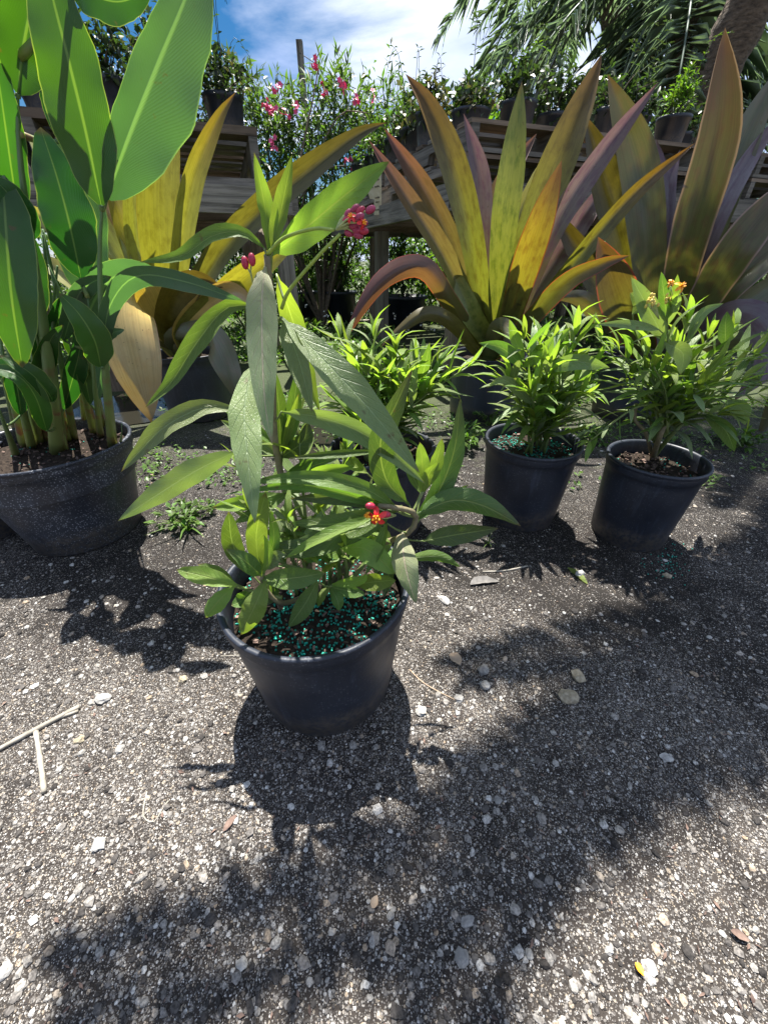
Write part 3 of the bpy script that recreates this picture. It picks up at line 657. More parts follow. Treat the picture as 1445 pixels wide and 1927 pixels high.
# ------------------------------------------------------------------ flowers of the milkweeds
def milk_flower(root, c, d, size, pet, open_=True):
    """five turned-back petals under a crown of five hoods"""
    c = Vector(c) - Vector(root.location); d = Vector(d).normalized()
    q = Vector((0, 0, 1)).rotation_difference(d)
    mb = MB()
    for k in range(5):
        a = 2 * pi * k / 5 + 0.3
        dr = Vector((cos(a), sin(a), 0))
        pts = [c, c + q @ (dr * size * 0.5 + Vector((0, 0, -0.1 * size))), c + q @ (dr * size * 0.95 + Vector((0, 0, -0.55 * size)))]
        b = blade(pts, size * 0.55, 'obl', n=5, mcol=2, fold=0.3, view=c + d); mb.add(b.v, b.f, b.uv)
    f = mb.build('flower', pet, root)
    mb = MB()
    for k in range(5):
        a = 2 * pi * k / 5 + 0.93; dr = Vector((cos(a), sin(a), 0))
        mb.ell(c + q @ (dr * size * 0.24 + Vector((0, 0, size * 0.28))), (size * 0.13, size * 0.13, size * 0.3), q @ (Vector((0, 0, 1)) + dr * 0.35), 6, 5)
    mb.ell(c + q @ Vector((0, 0, size * 0.22)), (size * 0.14, size * 0.14, size * 0.25), d, 6, 4)
    mb.build('hood', 'hood', f)
def bud(root, c, d, r, mat):
    mb = MB(); c = Vector(c) - Vector(root.location); mb.ell(c, (r, r, r * 1.55), Vector(d), 8, 6); return mb.build('bud', mat, root)
STEMS = {}
def attach(root, base, r, mat, away=None):
    """a petiole or short twig from the nearest stem to a leaf's base"""
    q = min(STEMS[root.name], key=lambda t: (t - base).length + max(0.0, t.z - base.z + 0.02) * 1.5)
    d = (q - base).length
    if d < 0.004: return
    m = q.lerp(base, 0.5) + Vector((0, 0, -0.06 * d))
    stalk(root, [q, m, base], r * (1 + 4 * min(.2, d)), r * 0.8, mat, 'petiole', n=6, k=6)
def stalk(root, pts, r0, r1, mat, name='stem', n=20, k=8):
    c = spline([Vector(p) - Vector(root.location) for p in pts], n)
    if name == 'stem': STEMS.setdefault(root.name, []).extend([q + Vector(root.location) for q in c])
    mb = MB(); mb.tube(c, [r0 + (r1 - r0) * i / n for i in range(n + 1)], k); return mb.build(name, mat, root)

# shared leaves, one metre long, along +X, upper side +Z
def unit_leaf(droop, ratio, prof='lance', n=6, fold=0.3):
    pts = [Vector((t, 0, droop * (t - 1.0) * t * -1.0 - droop * 0.35 * t * t)) for t in (0, .25, .5, .75, 1)]
    return blade(pts, ratio, prof, fold=fold, n=n, mcol=2, view=Vector((0.5, 0, 60)))
UL = []
for dr, ra in ((0.25, 0.19), (0.5, 0.18), (-0.15, 0.18), (0.8, 0.17), (0.05, 0.165), (0.4, 0.20)):
    for mt in ('mw', 'mw_young', 'mw_grey'):
        me = unit_leaf(dr, ra).mesh('milkweed_leaf'); me.materials.append(MT[mt]); UL.append((me, mt))
def place_leaf(root, base, direction, length, me, up=None, name='leaf'):
    o = bpy.data.objects.new(name, me); COL.objects.link(o); o.parent = root
    x = Vector(direction).normalized(); upv = Vector(up) if up else Vector((0, 0, 1))
    y = upv.cross(x)
    if y.length < 0.05: y = Vector((1, 0, 0)).cross(x)
    y.normalize(); z = x.cross(y)
    o.matrix_local = Matrix.Translation(Vector(base)) @ Matrix((x, y, z)).transposed().to_4x4() @ Matrix.Diagonal((length, length * random.uniform(0.85, 1.2), length, 1))
    return o
def leafy_stem(root, pts, r0, start, pairs, llen, young=0.45, tuft=5, mat='stem', maxw=1.0, elev=(0.4, 1.05)):
    """a stem with opposite leaf pairs and a tuft at its tip"""
    lp = [Vector(p) - Vector(root.location) for p in pts]
    c = spline(lp, 24); stalk(root, pts, r0, r0 * 0.45, mat, n=14, k=6)
    az = random.uniform(0, 6.28)
    for i in range(pairs):
        s = start + (1 - start) * (i + 0.3) / pairs; k = min(23, int(s * 24)); b = c[k]; T = (c[k + 1] - c[k]).normalized()
        A = T.orthogonal().normalized(); B = T.cross(A); az += pi / 2 + random.uniform(-0.25, 0.25)
        for sg in (0, pi):
            a = az + sg + random.uniform(-0.2, 0.2); e = random.uniform(*elev) * (0.55 + 0.6 * s)
            d = (A * cos(a) + B * sin(a)) * cos(e) + T * sin(e) + Vector((0, 0, 0.08))
            pool = [m for m, t in UL if (t == 'mw_young' if random.random() < young else t != 'mw_young')]
            place_leaf(root, b, d, llen * random.uniform(0.7, 1.15) * (1.0 - 0.35 * max(0, s - 0.75) * 4 * 0.6), random.choice(pool))
    T = (c[-1] - c[-2]).normalized(); A = T.orthogonal().normalized(); B = T.cross(A)
    for k in range(tuft):
        a = az + k * 2.4; e = random.uniform(0.75, 1.3)
        d = (A * cos(a) + B * sin(a)) * cos(e) + T * sin(e)
        place_leaf(root, c[-1], d, llen * random.uniform(0.45, 0.8), random.choice([m for m, t in UL if t == 'mw_young']))

def stem_px(base, tip, dep, bend=0.25):
    """from a soil point up to a pixel tip at depth dep"""
    t = P(tip[0], tip[1], dep); b = Vector(base)
    mid = b.lerp(t, 0.5) + Vector(((t.x - b.x) * -bend * 0.4, (t.y - b.y) * -bend * 0.4, 0.02))
    return [b, mid, t]

# ------------------------------------------------------------------ front milkweed (pot A)
A = empty('potted_milkweed', (-.107, .446, 0), 'tall milkweed with red and orange flowers in a black pot with teal granules', 'potted plant')
pot_parts(A, .147, .119, .241, 'pot', soil_z=0.83, prills=1150, chips=190)
zA = .241 * .83
a0 = PZ(588, 1110, zA)
# stems
stalk(A, [PZ(600, 1120, zA), P(560, 1000, .47), P(520, 850, .49), P(512, 650, .48), P(503, 480, .45)], .0058, .0034, 'stem_brown')
stalk(A, [PZ(620, 1100, zA), P(680, 1040, .46), P(765, 1005, .44), P(782, 968, .44), P(742, 955, .42), P(712, 952, .41)], .0055, .0034, 'stem_brown')
stalk(A, [PZ(570, 1125, zA), P(530, 1135, .40), P(500, 1110, .39), P(492, 1085, .38)], .0045, .003, 'stem_brown')
stalk(A, [P(530, 1125, .40), P(480, 1115, .39), P(440, 1100, .385)], .0035, .0022, 'stem')
stalk(A, [PZ(625, 1125, zA), P(622, 1112, .415), P(622, 1102, .41)], .0028, .0018, 'stem')
stalk(A, [PZ(645, 1105, zA), P(652, 1070, .43), P(646, 1035, .425)], .003, .0018, 'stem')
stalk(A, [PZ(690, 1100, zA), P(715, 1075, .435), P(725, 1050, .44)], .003, .0018, 'stem')
stalk(A, [PZ(640, 1110, zA), P(690, 1050, .50), P(700, 940, .53), P(745, 860, .54)], .004, .003, 'stem')
stalk(A, [P(530, 580, .46), P(545, 545, .45), P(600, 480, .43), P(640, 440, .42)], .0019, .0014, 'peduncle')
stalk(A, [P(503, 478, .45), P(535, 447, .44), P(590, 430, .43), P(628, 432, .42)], .0017, .0014, 'peduncle')
LA = [  # points (u, v, Y), width px, material, roll, fold
 ([(500, 500, .45), (493, 560, .395), (494, 680, .335), (500, 770, .30), (512, 836, .278)], 78, 'mw_old', 0.1, -0.12),
 ([(508, 480, .45), (570, 432, .46), (655, 362, .47), (733, 303, .48)], 78, 'mw_young', 0.15, 0.3),
 ([(505, 476, .45), (500, 400, .47), (478, 285, .47)], 34, 'mw_young', 0.3, 0.4),
 ([(512, 470, .45), (530, 390, .46), (550, 290, .46)], 34, 'mw_young', -0.2, 0.4),
 ([(506, 478, .45), (515, 430, .46), (522, 380, .46)], 16, 'mw_young', 0.3, 0.4),
 ([(497, 466, .45), (455, 437, .44), (400, 443, .43), (340, 482, .42), (262, 493, .41)], 28, 'mw', 0.5, 0.3),
 ([(528, 596, .46), (600, 668, .435), (700, 775, .40), (790, 890, .365)], 74, 'mw_grey', -0.25, 0.18),
 ([(530, 600, .47), (560, 670, .44), (588, 775, .41)], 52, 'mw_grey', 0.3, 0.3),
 ([(520, 515, .47), (550, 600, .50), (580, 700, .50), (602, 775, .49)], 50, 'mw_young', 0.2, 0.3),
 ([(478, 680, .46), (460, 770, .41), (468, 880, .365), (480, 985, .33)], 74, 'mw_grey', 0.15, -0.15),
 ([(445, 770, .47), (380, 768, .46), (310, 803, .44), (262, 850, .43), (228, 888, .42)], 42, 'mw_grey', 0.25, 0.25),
 ([(447, 848, .45), (370, 885, .44), (290, 935, .43), (222, 980, .42)], 58, 'mw_grey', -0.2, -0.1),
 ([(475, 575, .48), (425, 580, .47), (370, 645, .45), (320, 722, .44), (273, 767, .43)], 40, 'mw', 0.35, 0.3),
 ([(530, 774, .48), (620, 790, .47), (710, 832, .45), (800, 910, .43)], 52, 'mw_grey', 0.25, 0.3),
 ([(708, 850, .50), (630, 856, .48), (543, 862, .46)], 17, 'mw_dark', 0.3, 0.4),
 ([(745, 955, .43), (680, 918, .41), (570, 900, .40), (455, 910, .395)], 34, 'mw', 0.3, 0.35),
 ([(740, 958, .43), (650, 930, .42), (560, 912, .41), (455, 926, .40)], 26, 'mw', -0.3, 0.35),
 ([(735, 955, .43), (650, 935, .43), (545, 938, .42)], 34, 'mw_dark', -0.3, 0.3),
 ([(735, 962, .42), (640, 985, .40), (543, 985, .395)], 40, 'mw', 0.2, 0.3),
 ([(745, 962, .43), (660, 1000, .42), (560, 1033, .41), (462, 1030, .40)], 62, 'mw_dark', 0.25, 0.2),
 ([(725, 965, .41), (620, 1005, .385), (535, 1052, .375)], 22, 'mw_young', 0.4, 0.3),
 ([(770, 950, .45), (728, 905, .45), (716, 830, .44), (748, 755, .44), (776, 693, .44)], 64, 'mw_dark', 0.1, 0.3),
 ([(780, 985, .44), (825, 925, .46), (855, 845, .47), (866, 748, .47)], 50, 'mw_dark', 0.3, 0.3),
 ([(785, 968, .44), (850, 942, .44), (910, 952, .43), (980, 990, .42)], 58, 'mw_dark', 0.3, -0.3),
 ([(796, 1018, .43), (865, 1005, .43), (938, 994, .42)], 50, 'mw_dark', 0.15, 0.2),
 ([(757, 1000, .43), (760, 1050, .39), (770, 1095, .36), (783, 1137, .34)], 62, 'mw_old', 0.1, -0.2),
 ([(770, 1050, .45), (825, 1048, .45), (868, 1068, .44)], 24, 'mw', 0.3, -0.3),
 ([(728, 985, .42), (712, 1035, .40), (688, 1082, .385)], 24, 'mw', 0.3, 0.3),
 # left low shoot
 ([(492, 1085, .38), (482, 1010, .39), (500, 926, .39)], 40, 'mw_young', 0.1, 0.25),
 ([(488, 1082, .385), (515, 1020, .40), (508, 960, .41)], 22, 'mw', 0.3, 0.25),
 ([(478, 1085, .39), (440, 1030, .40), (430, 962, .40)], 36, 'mw', -0.2, 0.25),
 ([(490, 1082, .38), (460, 1055, .37), (425, 1033, .365)], 36, 'mw_dark', 0.2, 0.25),
 ([(495, 1080, .38), (505, 1045, .385), (497, 1005, .39)], 16, 'mw_young', 0.2, 0.3),
 ([(492, 1090, .38), (550, 1088, .37), (612, 1078, .365)], 42, 'mw', 0.15, 0.2),
 ([(500, 1092, .375), (482, 1135, .35), (453, 1195, .34)], 46, 'mw_young', 0.1, -0.2),
 ([(445, 1102, .38), (395, 1087, .38), (332, 1072, .38)], 34, 'mw_young', 0.1, 0.2),
 ([(442, 1100, .385), (408, 1078, .39), (372, 1062, .39)], 22, 'mw', 0.3, 0.2),
 ([(440, 1104, .38), (412, 1130, .37), (386, 1163, .365)], 34, 'mw_young', 0.2, -0.2),
 ([(597, 1095, .40), (575, 1135, .38), (543, 1180, .365)], 36, 'mw', 0.15, -0.2),
 ([(470, 1110, .40), (455, 1130, .40), (435, 1140, .39)], 30, 'mw', 0.1, 0.2),
 ([(505, 1095, .40), (512, 1120, .40), (500, 1140, .39)], 30, 'mw_dark', 0.1, 0.2),
 ([(498, 1070, .39), (520, 1045, .39), (540, 1042, .39)], 34, 'mw_grey', 0.1, 0.2),
 # low centre leaves
 ([(640, 1030, .42), (690, 1035, .40), (745, 1080, .385)], 46, 'mw_young', 0.1, 0.15),
 ([(650, 1050, .43), (610, 1028, .42), (572, 1058, .41)], 44, 'mw', 0.3, 0.2),
 ([(655, 1030, .43), (680, 1015, .43), (705, 1022, .43)], 30, 'mw_young', 0.2, 0.2),
 ([(625, 1100, .41), (680, 1092, .39), (690, 1078, .385)], 20, 'mw_young', 0.1, 0.2),
 ([(622, 1105, .41), (635, 1130, .39), (638, 1150, .385)], 24, 'mw', 0.2, -0.2),
 ([(622, 1102, .41), (605, 1120, .40), (598, 1142, .395)], 16, 'mw_young', 0.2, -0.2),
 ([(620, 1105, .41), (655, 1112, .40), (688, 1118, .395)], 24, 'mw', 0.2, 0.2),
 ([(670, 1100, .41), (705, 1095, .40), (745, 1092, .39)], 34, 'mw_young', 0.2, 0.2),
 ([(720, 1060, .44), (700, 1010, .46), (690, 960, .46)], 36, 'mw_dark', 0.3, 0.2),
 ([(735, 1060, .43), (728, 1100, .42), (722, 1125, .41)], 24, 'mw_dark', 0.1, 0.2),
 ([(700, 1060, .45), (660, 1020, .46), (600, 1000, .47)], 46, 'mw_dark', 0.1, 0.2),
 ([(710, 1050, .46), (720, 1010, .47), (700, 990, .47)], 40, 'mw_grey', 0.1, 0.2),
 ([(640, 1010, .47), (590, 990, .48), (530, 1000, .48)], 40, 'mw_grey', 0.3, 0.2),
 # right young shoot
 ([(793, 925, .45), (795, 880, .46), (790, 832, .46)], 26, 'mw_young', 0.1, 0.2),
 ([(797, 925, .45), (818, 880, .46), (832, 824, .46)], 24, 'mw_young', 0.2, 0.2),
 ([(795, 925, .45), (808, 890, .45), (826, 870, .45)], 22, 'mw_young', 0.2, 0.2),
 ([(792, 928, .46), (775, 890, .47), (770, 845, .47)], 24, 'mw', 0.2, 0.2),
 ([(800, 960, .46), (845, 935, .48), (882, 912, .49)], 20, 'mw', 0.2, 0.2),
 # inner upright shoots behind the drooping leaves
 ([(528, 850, .50), (525, 770, .51), (515, 690, .51)], 30, 'mw', 0.2, 0.3),
 ([(532, 850, .50), (550, 790, .51), (560, 690, .52)], 34, 'mw', -0.1, 0.3),
 ([(532, 850, .50), (545, 800, .50), (562, 740, .50)], 18, 'mw_young', 0.2, 0.3),
 ([(530, 860, .50), (570, 830, .51), (580, 790, .52)], 40, 'mw_dark', 0.2, 0.3),
 ([(525, 860, .50), (470, 820, .50), (415, 790, .50)], 34, 'mw_grey', 0.1, 0.3),
 ([(520, 840, .50), (470, 800, .50), (405, 758, .49)], 22, 'mw', 0.3, 0.3),
 ([(535, 905, .49), (580, 880, .49), (640, 860, .49)], 40, 'mw_dark', 0.1, 0.3),
 ([(545, 920, .48), (600, 890, .48), (668, 878, .48)], 26, 'mw_young', 0.2, 0.3),
 ([(540, 925, .47), (600, 905, .47), (660, 920, .46)], 34, 'mw', 0.2, 0.3),
 ([(530, 930, .47), (470, 945, .46), (400, 955, .45)], 30, 'mw_young', 0.2, 0.3),
 ([(540, 930, .47), (490, 960, .45), (440, 985, .44)], 30, 'mw', 0.2, 0.3),
 ([(690, 890, .52), (660, 870, .53), (640, 830, .54)], 28, 'mw_young', 0.2, 0.3),
 ([(700, 890, .52), (705, 850, .53), (690, 800, .54)], 30, 'mw_young', 0.2, 0.3),
 ([(705, 890, .52), (740, 870, .53), (760, 830, .54)], 28, 'mw', 0.2, 0.3),
]
for pts, wpx, mt, roll, fold in LA:
    big = wpx > 45
    attach(A, P(*pts[0]), .0014, 'stem')
    ob = wpx == 44 or (mt in ('mw_young', 'mw') and pts[0][1] > 1070) or (mt == 'mw_young' and pts[0][1] > 900)
    px_leaf(A, 'leaf', pts, wpx * (0.98 if ob else 0.78 if big else 0.88), mt, 'obl' if ob else 'lance', roll, fold * 1.5, n=22 if big else 14, mcol=6 if big else 4, wave=0.055, twist=random.uniform(-.7, .7))
# leafy inner shoots
for (u0, v0, tu, tv, dep, n_) in ((590, 1120, 560, 790, .52, 6), (610, 1110, 610, 880, .50, 5), (560, 1120, 470, 960, .45, 4), (650, 1110, 690, 950, .48, 5), (640, 1115, 640, 1010, .42, 4), (585, 1120, 545, 985, .42, 4), (620, 1105, 650, 850, .53, 5), (575, 1115, 450, 880, .50, 5)):
    leafy_stem(A, stem_px(PZ(u0, v0, zA), (tu, tv), dep), .0034, 0.35, n_, .070, young=0.55, tuft=5)
# lower filler leaves on hidden short shoots
for k in range(16):
    u = random.uniform(540, 740); v = random.uniform(985, 1075); b = P(u, v, random.uniform(.42, .50)) - Vector(A.location); attach(A, b + Vector(A.location), .0012, 'stem')
    d = Vector((random.uniform(-1, 1), random.uniform(-.8, .6), random.uniform(-.1, .7)))
    place_leaf(A, b, d, random.uniform(.035, .065), random.choice(UL)[0])
# flowers: bud cluster at the top
pc = P(632, 432, .42)
for (u, v, mt) in [(655, 402, 'bud_maroon'), (668, 393, 'bud_maroon'), (676, 408, 'bud_maroon'), (660, 418, 'bud_maroon'), (683, 420, 'bud_maroon'), (672, 432, 'bud_maroon'), (661, 430, 'bud_maroon'),
                   (697, 394, 'bud_maroon'), (652, 413, 'bud_red'), (684, 434, 'bud_red'), (666, 424, 'bud_maroon'), (678, 396, 'bud_red'), (657, 438, 'bud_maroon'), (674, 442, 'bud_maroon')]:
    q = P(u, v, .42 + random.uniform(-.008, .008)); bud(A, q, (q - pc), .0031, mt)
    stalk(A, [pc, (pc + q) / 2 + Vector((0, 0, .003)), q], .0009, .0009, 'pedicel', 'pedicel', n=4, k=5)
milk_flower(A, P(683, 418, .412), (0.7, -0.6, 0.1), .0055, 'petal_red'); milk_flower(A, P(660, 407, .412), (-0.2, -0.8, 0.5), .005, 'petal_red')
for (u, v) in ((461, 494), (474, 488)):
    q = P(u, v, .43); bud(A, q, (0.05, 0, 1), .0036, 'bud_red'); stalk(A, [P(505, 560, .462), P(482, 545, .44), P(472, 515, .435), q], .0008, .0008, 'pedicel', 'pedicel', n=5, k=5)
# lower open flower
for (u, v) in ((697, 952), (726, 968)):
    q = P(u, v, .40); bud(A, q, (-0.7, -0.2, 0.2), .0046, 'bud_red'); stalk(A, [P(745, 970, .42), q], .0010, .0009, 'pedicel', 'pedicel', n=3, k=5)
milk_flower(A, P(709, 974, .392), (-0.15, -0.9, 0.25), .0135, 'petal_red')
milk_flower(A, P(690, 970, .396), (-0.8, -0.5, 0.2), .006, 'hood')
stalk(A, [P(745, 970, .42), P(728, 975, .41), P(712, 974, .395)], .0011, .001, 'pedicel', 'pedicel', n=4, k=5)

# ------------------------------------------------------------------ milkweed B, C, D
B = empty('potted_milkweed', (.416, 1.007, 0), 'flowerless milkweed in a leaning-looking black pot with teal granules, near the pink-tipped bromeliad', 'potted plant')
B['label'] = 'bushy flowerless milkweed in black pot with teal granules, standing before the grey bromeliad pot'
pot_parts(B, .131, .106, .245, 'pot', soil_z=0.86, prills=700, chips=80)
zb = .245 * .86
for k, (tu, tv, dep, n_) in enumerate([(985, 640, 1.0, 6), (1015, 650, 1.05, 6), (1045, 660, 1.02, 6), (1082, 632, 1.0, 7), (1110, 700, .98, 6), (955, 720, .98, 5), (1000, 740, .93, 5), (1062, 700, 1.1, 6), (1030, 690, .95, 5), (1090, 745, .93, 5)]):
    b = Vector((.416 + random.uniform(-.035, .035), 1.007 + random.uniform(-.03, .03), zb))
    leafy_stem(B, stem_px(b, (tu, tv), dep), .004, 0.16, n_ + 4, .118, young=0.6)
for pts, w_, mt in [([(985, 690, .99), (1010, 670, .97), (1075, 615, .97)], 26, 'mw_young'), ([(985, 690, .99), (945, 655, .98), (900, 645, .97)], 24, 'mw'), ([(985, 675, .99), (970, 640, 1.0), (958, 600, 1.0)], 20, 'mw_young'),
                    ([(1020, 700, .97), (1080, 680, .94), (1148, 692, .93)], 30, 'mw_grey'), ([(1000, 760, .96), (950, 715, .95), (915, 730, .95)], 20, 'mw_grey')]:
    attach(B, P(*pts[0]), .0013, 'stem'); px_leaf(B, 'leaf', pts, w_, mt, 'lance', 0.2, 0.25, n=10)

Cc = empty('potted_milkweed', (.703, .902, 0), 'dense milkweed with orange and yellow flowers at its top in a black pot', 'potted plant')
pot_parts(Cc, .118, .094, .24, 'pot_plain', soil_z=0.84, prills=60, chips=160)
zc = .24 * .84
cb_ = PZ(1228, 862, zc)
hub = cb_ + Vector((0, 0, .0))
stalk(Cc, [hub, P(1240, 825, .90), P(1250, 800, .90)], .0075, .006, 'stem_brown')
stalk(Cc, [hub, P(1215, 815, .92), P(1195, 790, .93), P(1197, 760, .93)], .005, .004, 'stem_brown')
stalk(Cc, [hub, P(1262, 820, .91), P(1300, 780, .92), P(1330, 750, .92)], .006, .004, 'stem')
hc = P(1248, 805, .90)
for k, (tu, tv, dep, n_) in enumerate([(1255, 590, .92, 7), (1200, 640, .96, 7), (1165, 660, .95, 6), (1130, 640, 1.0, 6), (1290, 610, .95, 7), (1330, 640, .95, 7), (1375, 630, .95, 7), (1410, 680, .93, 7), (1425, 740, .90, 6), (1395, 720, .88, 6),
                                       (1230, 690, .88, 6), (1290, 690, .88, 6), (1340, 700, .87, 6), (1350, 780, .85, 5), (1180, 720, .9, 5), (1440, 640, 1.0, 6), (1270, 650, 1.0, 6), (1315, 735, .84, 5)]):
    b = hc.lerp(hub, random.uniform(0, .6)) + Vector((random.uniform(-.012, .012), random.uniform(-.012, .012), 0))
    leafy_stem(Cc, stem_px(b, (tu, tv), dep, 0.1), .0036, 0.12, n_ + 1, .102, young=0.5, tuft=4)
leafy_stem(Cc, [hc, P(1235, 765, .905), P(1200, 765, .895), P(1160, 790, .88), P(1110, 830, .87)], .004, 0.55, 4, .07)
for pts, w_, mt in [([(1190, 590, .93), (1205, 570, .93), (1185, 550, .93)], 26, 'mw_grey'), ([(1250, 640, .92), (1225, 590, .92), (1187, 520, .92)], 34, 'mw_grey'), ([(1255, 600, .91), (1250, 560, .91), (1244, 510, .91)], 20, 'mw'), ([(1255, 600, .91), (1268, 560, .92), (1275, 515, .92)], 18, 'mw_young'),
                    ([(1252, 645, .88), (1285, 665, .86), (1280, 705, .85)], 30, 'mw_grey'), ([(1240, 620, .9), (1180, 610, .9), (1122, 610, .9)], 16, 'mw_grey'), ([(1370, 752, .86), (1395, 770, .85), (1402, 800, .84)], 26, 'mw_grey'), ([(1330, 780, .86), (1365, 810, .84), (1382, 850, .83)], 26, 'mw'),
                    ([(1295, 640, .93), (1320, 590, .93), (1362, 570, .93)], 18, 'mw_grey'), ([(1365, 650, .9), (1365, 610, .9), (1368, 585, .9)], 24, 'mw')]:
    attach(Cc, P(*pts[0]), .0013, 'stem'); px_leaf(Cc, 'leaf', pts, w_, mt, 'lance', 0.2, 0.25, n=10)
hubf = P(1270, 580, .91)
for (u, v, dx) in ((1282, 538, .4), (1262, 531, -.3)):
    milk_flower(Cc, P(u, v, .905), (dx, -0.8, 0.5), .0135 if u == 1282 else .009, 'petal_orange'); stalk(Cc, [hubf, P(u, v + 8, .908)], .0012, .001, 'pedicel', 'pedicel', n=3, k=5)
for k in range(16):
    u = random.gauss(1224, 7); v = random.gauss(566, 6); bud(Cc, P(u, v, .90 + random.uniform(-.01, .01)), (random.uniform(-.4, .4), -.4, 1), .0030, 'bud_yellow')
for k in range(5): stalk(Cc, [P(1240, 600, .91), P(1218 + 4 * k, 572, .902)], .0012, .0009, 'pedicel', 'pedicel', n=3, k=5)
for k in range(10):
    u = random.gauss(1262, 7); v = random.gauss(562, 5); bud(Cc, P(u, v, .905 + random.uniform(-.01, .01)), (random.uniform(-.4, .4), -.4, 1), .0026, 'bud_yellow')
for k in range(4): stalk(Cc, [hubf, P(1256 + 5 * k, 566, .905)], .0012, .0009, 'pedicel', 'pedicel', n=3, k=5)

D = empty('potted_milkweed', (-.005, .953, 0), 'bushy flowerless milkweed in black pot right behind the front red-flowered plant', 'potted plant')
pot_parts(D, .138, .113, .25, 'pot_plain', soil_z=0.86, prills=40, chips=60)
zd = .25 * .86
for k, (tu, tv, dep, n_) in enumerate([(705, 640, 1.0, 6), (640, 640, 1.05, 5), (665, 690, .98, 6), (745, 665, 1.0, 6), (785, 680, 1.02, 6), (825, 690, .98, 6), (880, 690, .95, 5), (760, 720, .93, 6), (720, 720, .93, 6), (690, 750, .95, 5), (640, 760, .95, 5), (805, 740, .93, 5), (680, 800, .88, 5), (640, 700, 1.08, 5)]):
    b = Vector((-.005 + random.uniform(-.05, .05), .953 + random.uniform(-.05, .05), zd))
    leafy_stem(D, stem_px(b, (tu, tv), dep), .004, 0.16, n_ + 5, .116, young=0.65)

# ------------------------------------------------------------------ canna
E_ = empty('potted_canna', (-.87, .926, 0), 'tall broad-leaved canna in a large black pot covered in pale water spots', 'potted plant')
pot_parts(E_, .19, .136, .27, 'pot_spotted', soil_z=0.88, prills=40, chips=160)
ze = .27 * .88
def cstem(pts, r0, r1): r0 *= 0.95; r1 = min(r1 * 0.3, .003); stalk(E_, [PZ(pts[0][0], pts[0][1], ze)] + [P(*q) for q in pts[1:]], r0, r1, 'canna_stem', n=16, k=10)
cstem([(108, 850), (92, 690, .87), (62, 480, .86), (38, 300, .86), (33, 190, .87), (36, 110, .88)], .018, .0045)
cstem([(212, 838), (197, 680, .86), (188, 520, .85), (190, 420, .85), (198, 365, .853), (222, 300, .857)], .013, .0025)
cstem([(60, 842), (35, 740, .88), (12, 640, .88), (-10, 540, .88)], .011, .007)
cstem([(75, 835), (45, 700, .90), (20, 520, .91), (5, 400, .91)], .011, .008)
cstem([(178, 815), (145, 680, .93), (105, 540, .95), (80, 430, .96)], .012, .008)
cstem([(140, 825), (118, 700, .92), (95, 560, .93), (80, 440, .94)], .010, .007)
cstem([(30, 855), (5, 790, .84), (-15, 740, .84)], .009, .006)
cstem([(88, 830), (70, 720, .93), (55, 600, .94), (50, 480, .95)], .010, .007)
cstem([(160, 800), (150, 690, .98), (158, 600, 1.0), (160, 520, 1.0)], .009, .006)
for k in range(14):
    u_ = random.uniform(20, 215); v_ = random.uniform(800, 850); hh_ = random.uniform(120, 330); cstem([(u_, v_), (u_ - hh_ * .12, v_ - hh_ * .5, random.uniform(.86, .98)), (u_ - hh_ * random.uniform(.2, .4), v_ - hh_, random.uniform(.86, 1.0))], random.uniform(.005, .009), .004)
cstem([(120, 835), (105, 720, .90), (100, 600, .90), (108, 500, .89)], .010, .006)
cstem([(45, 838), (15, 720, .93), (-5, 600, .95)], .010, .006)
cstem([(190, 822), (178, 720, .90), (172, 620, .89), (165, 560, .88)], .009, .005)
cstem([(226, 838), (229, 815, .87), (229, 795, .87)], .005, .0015)
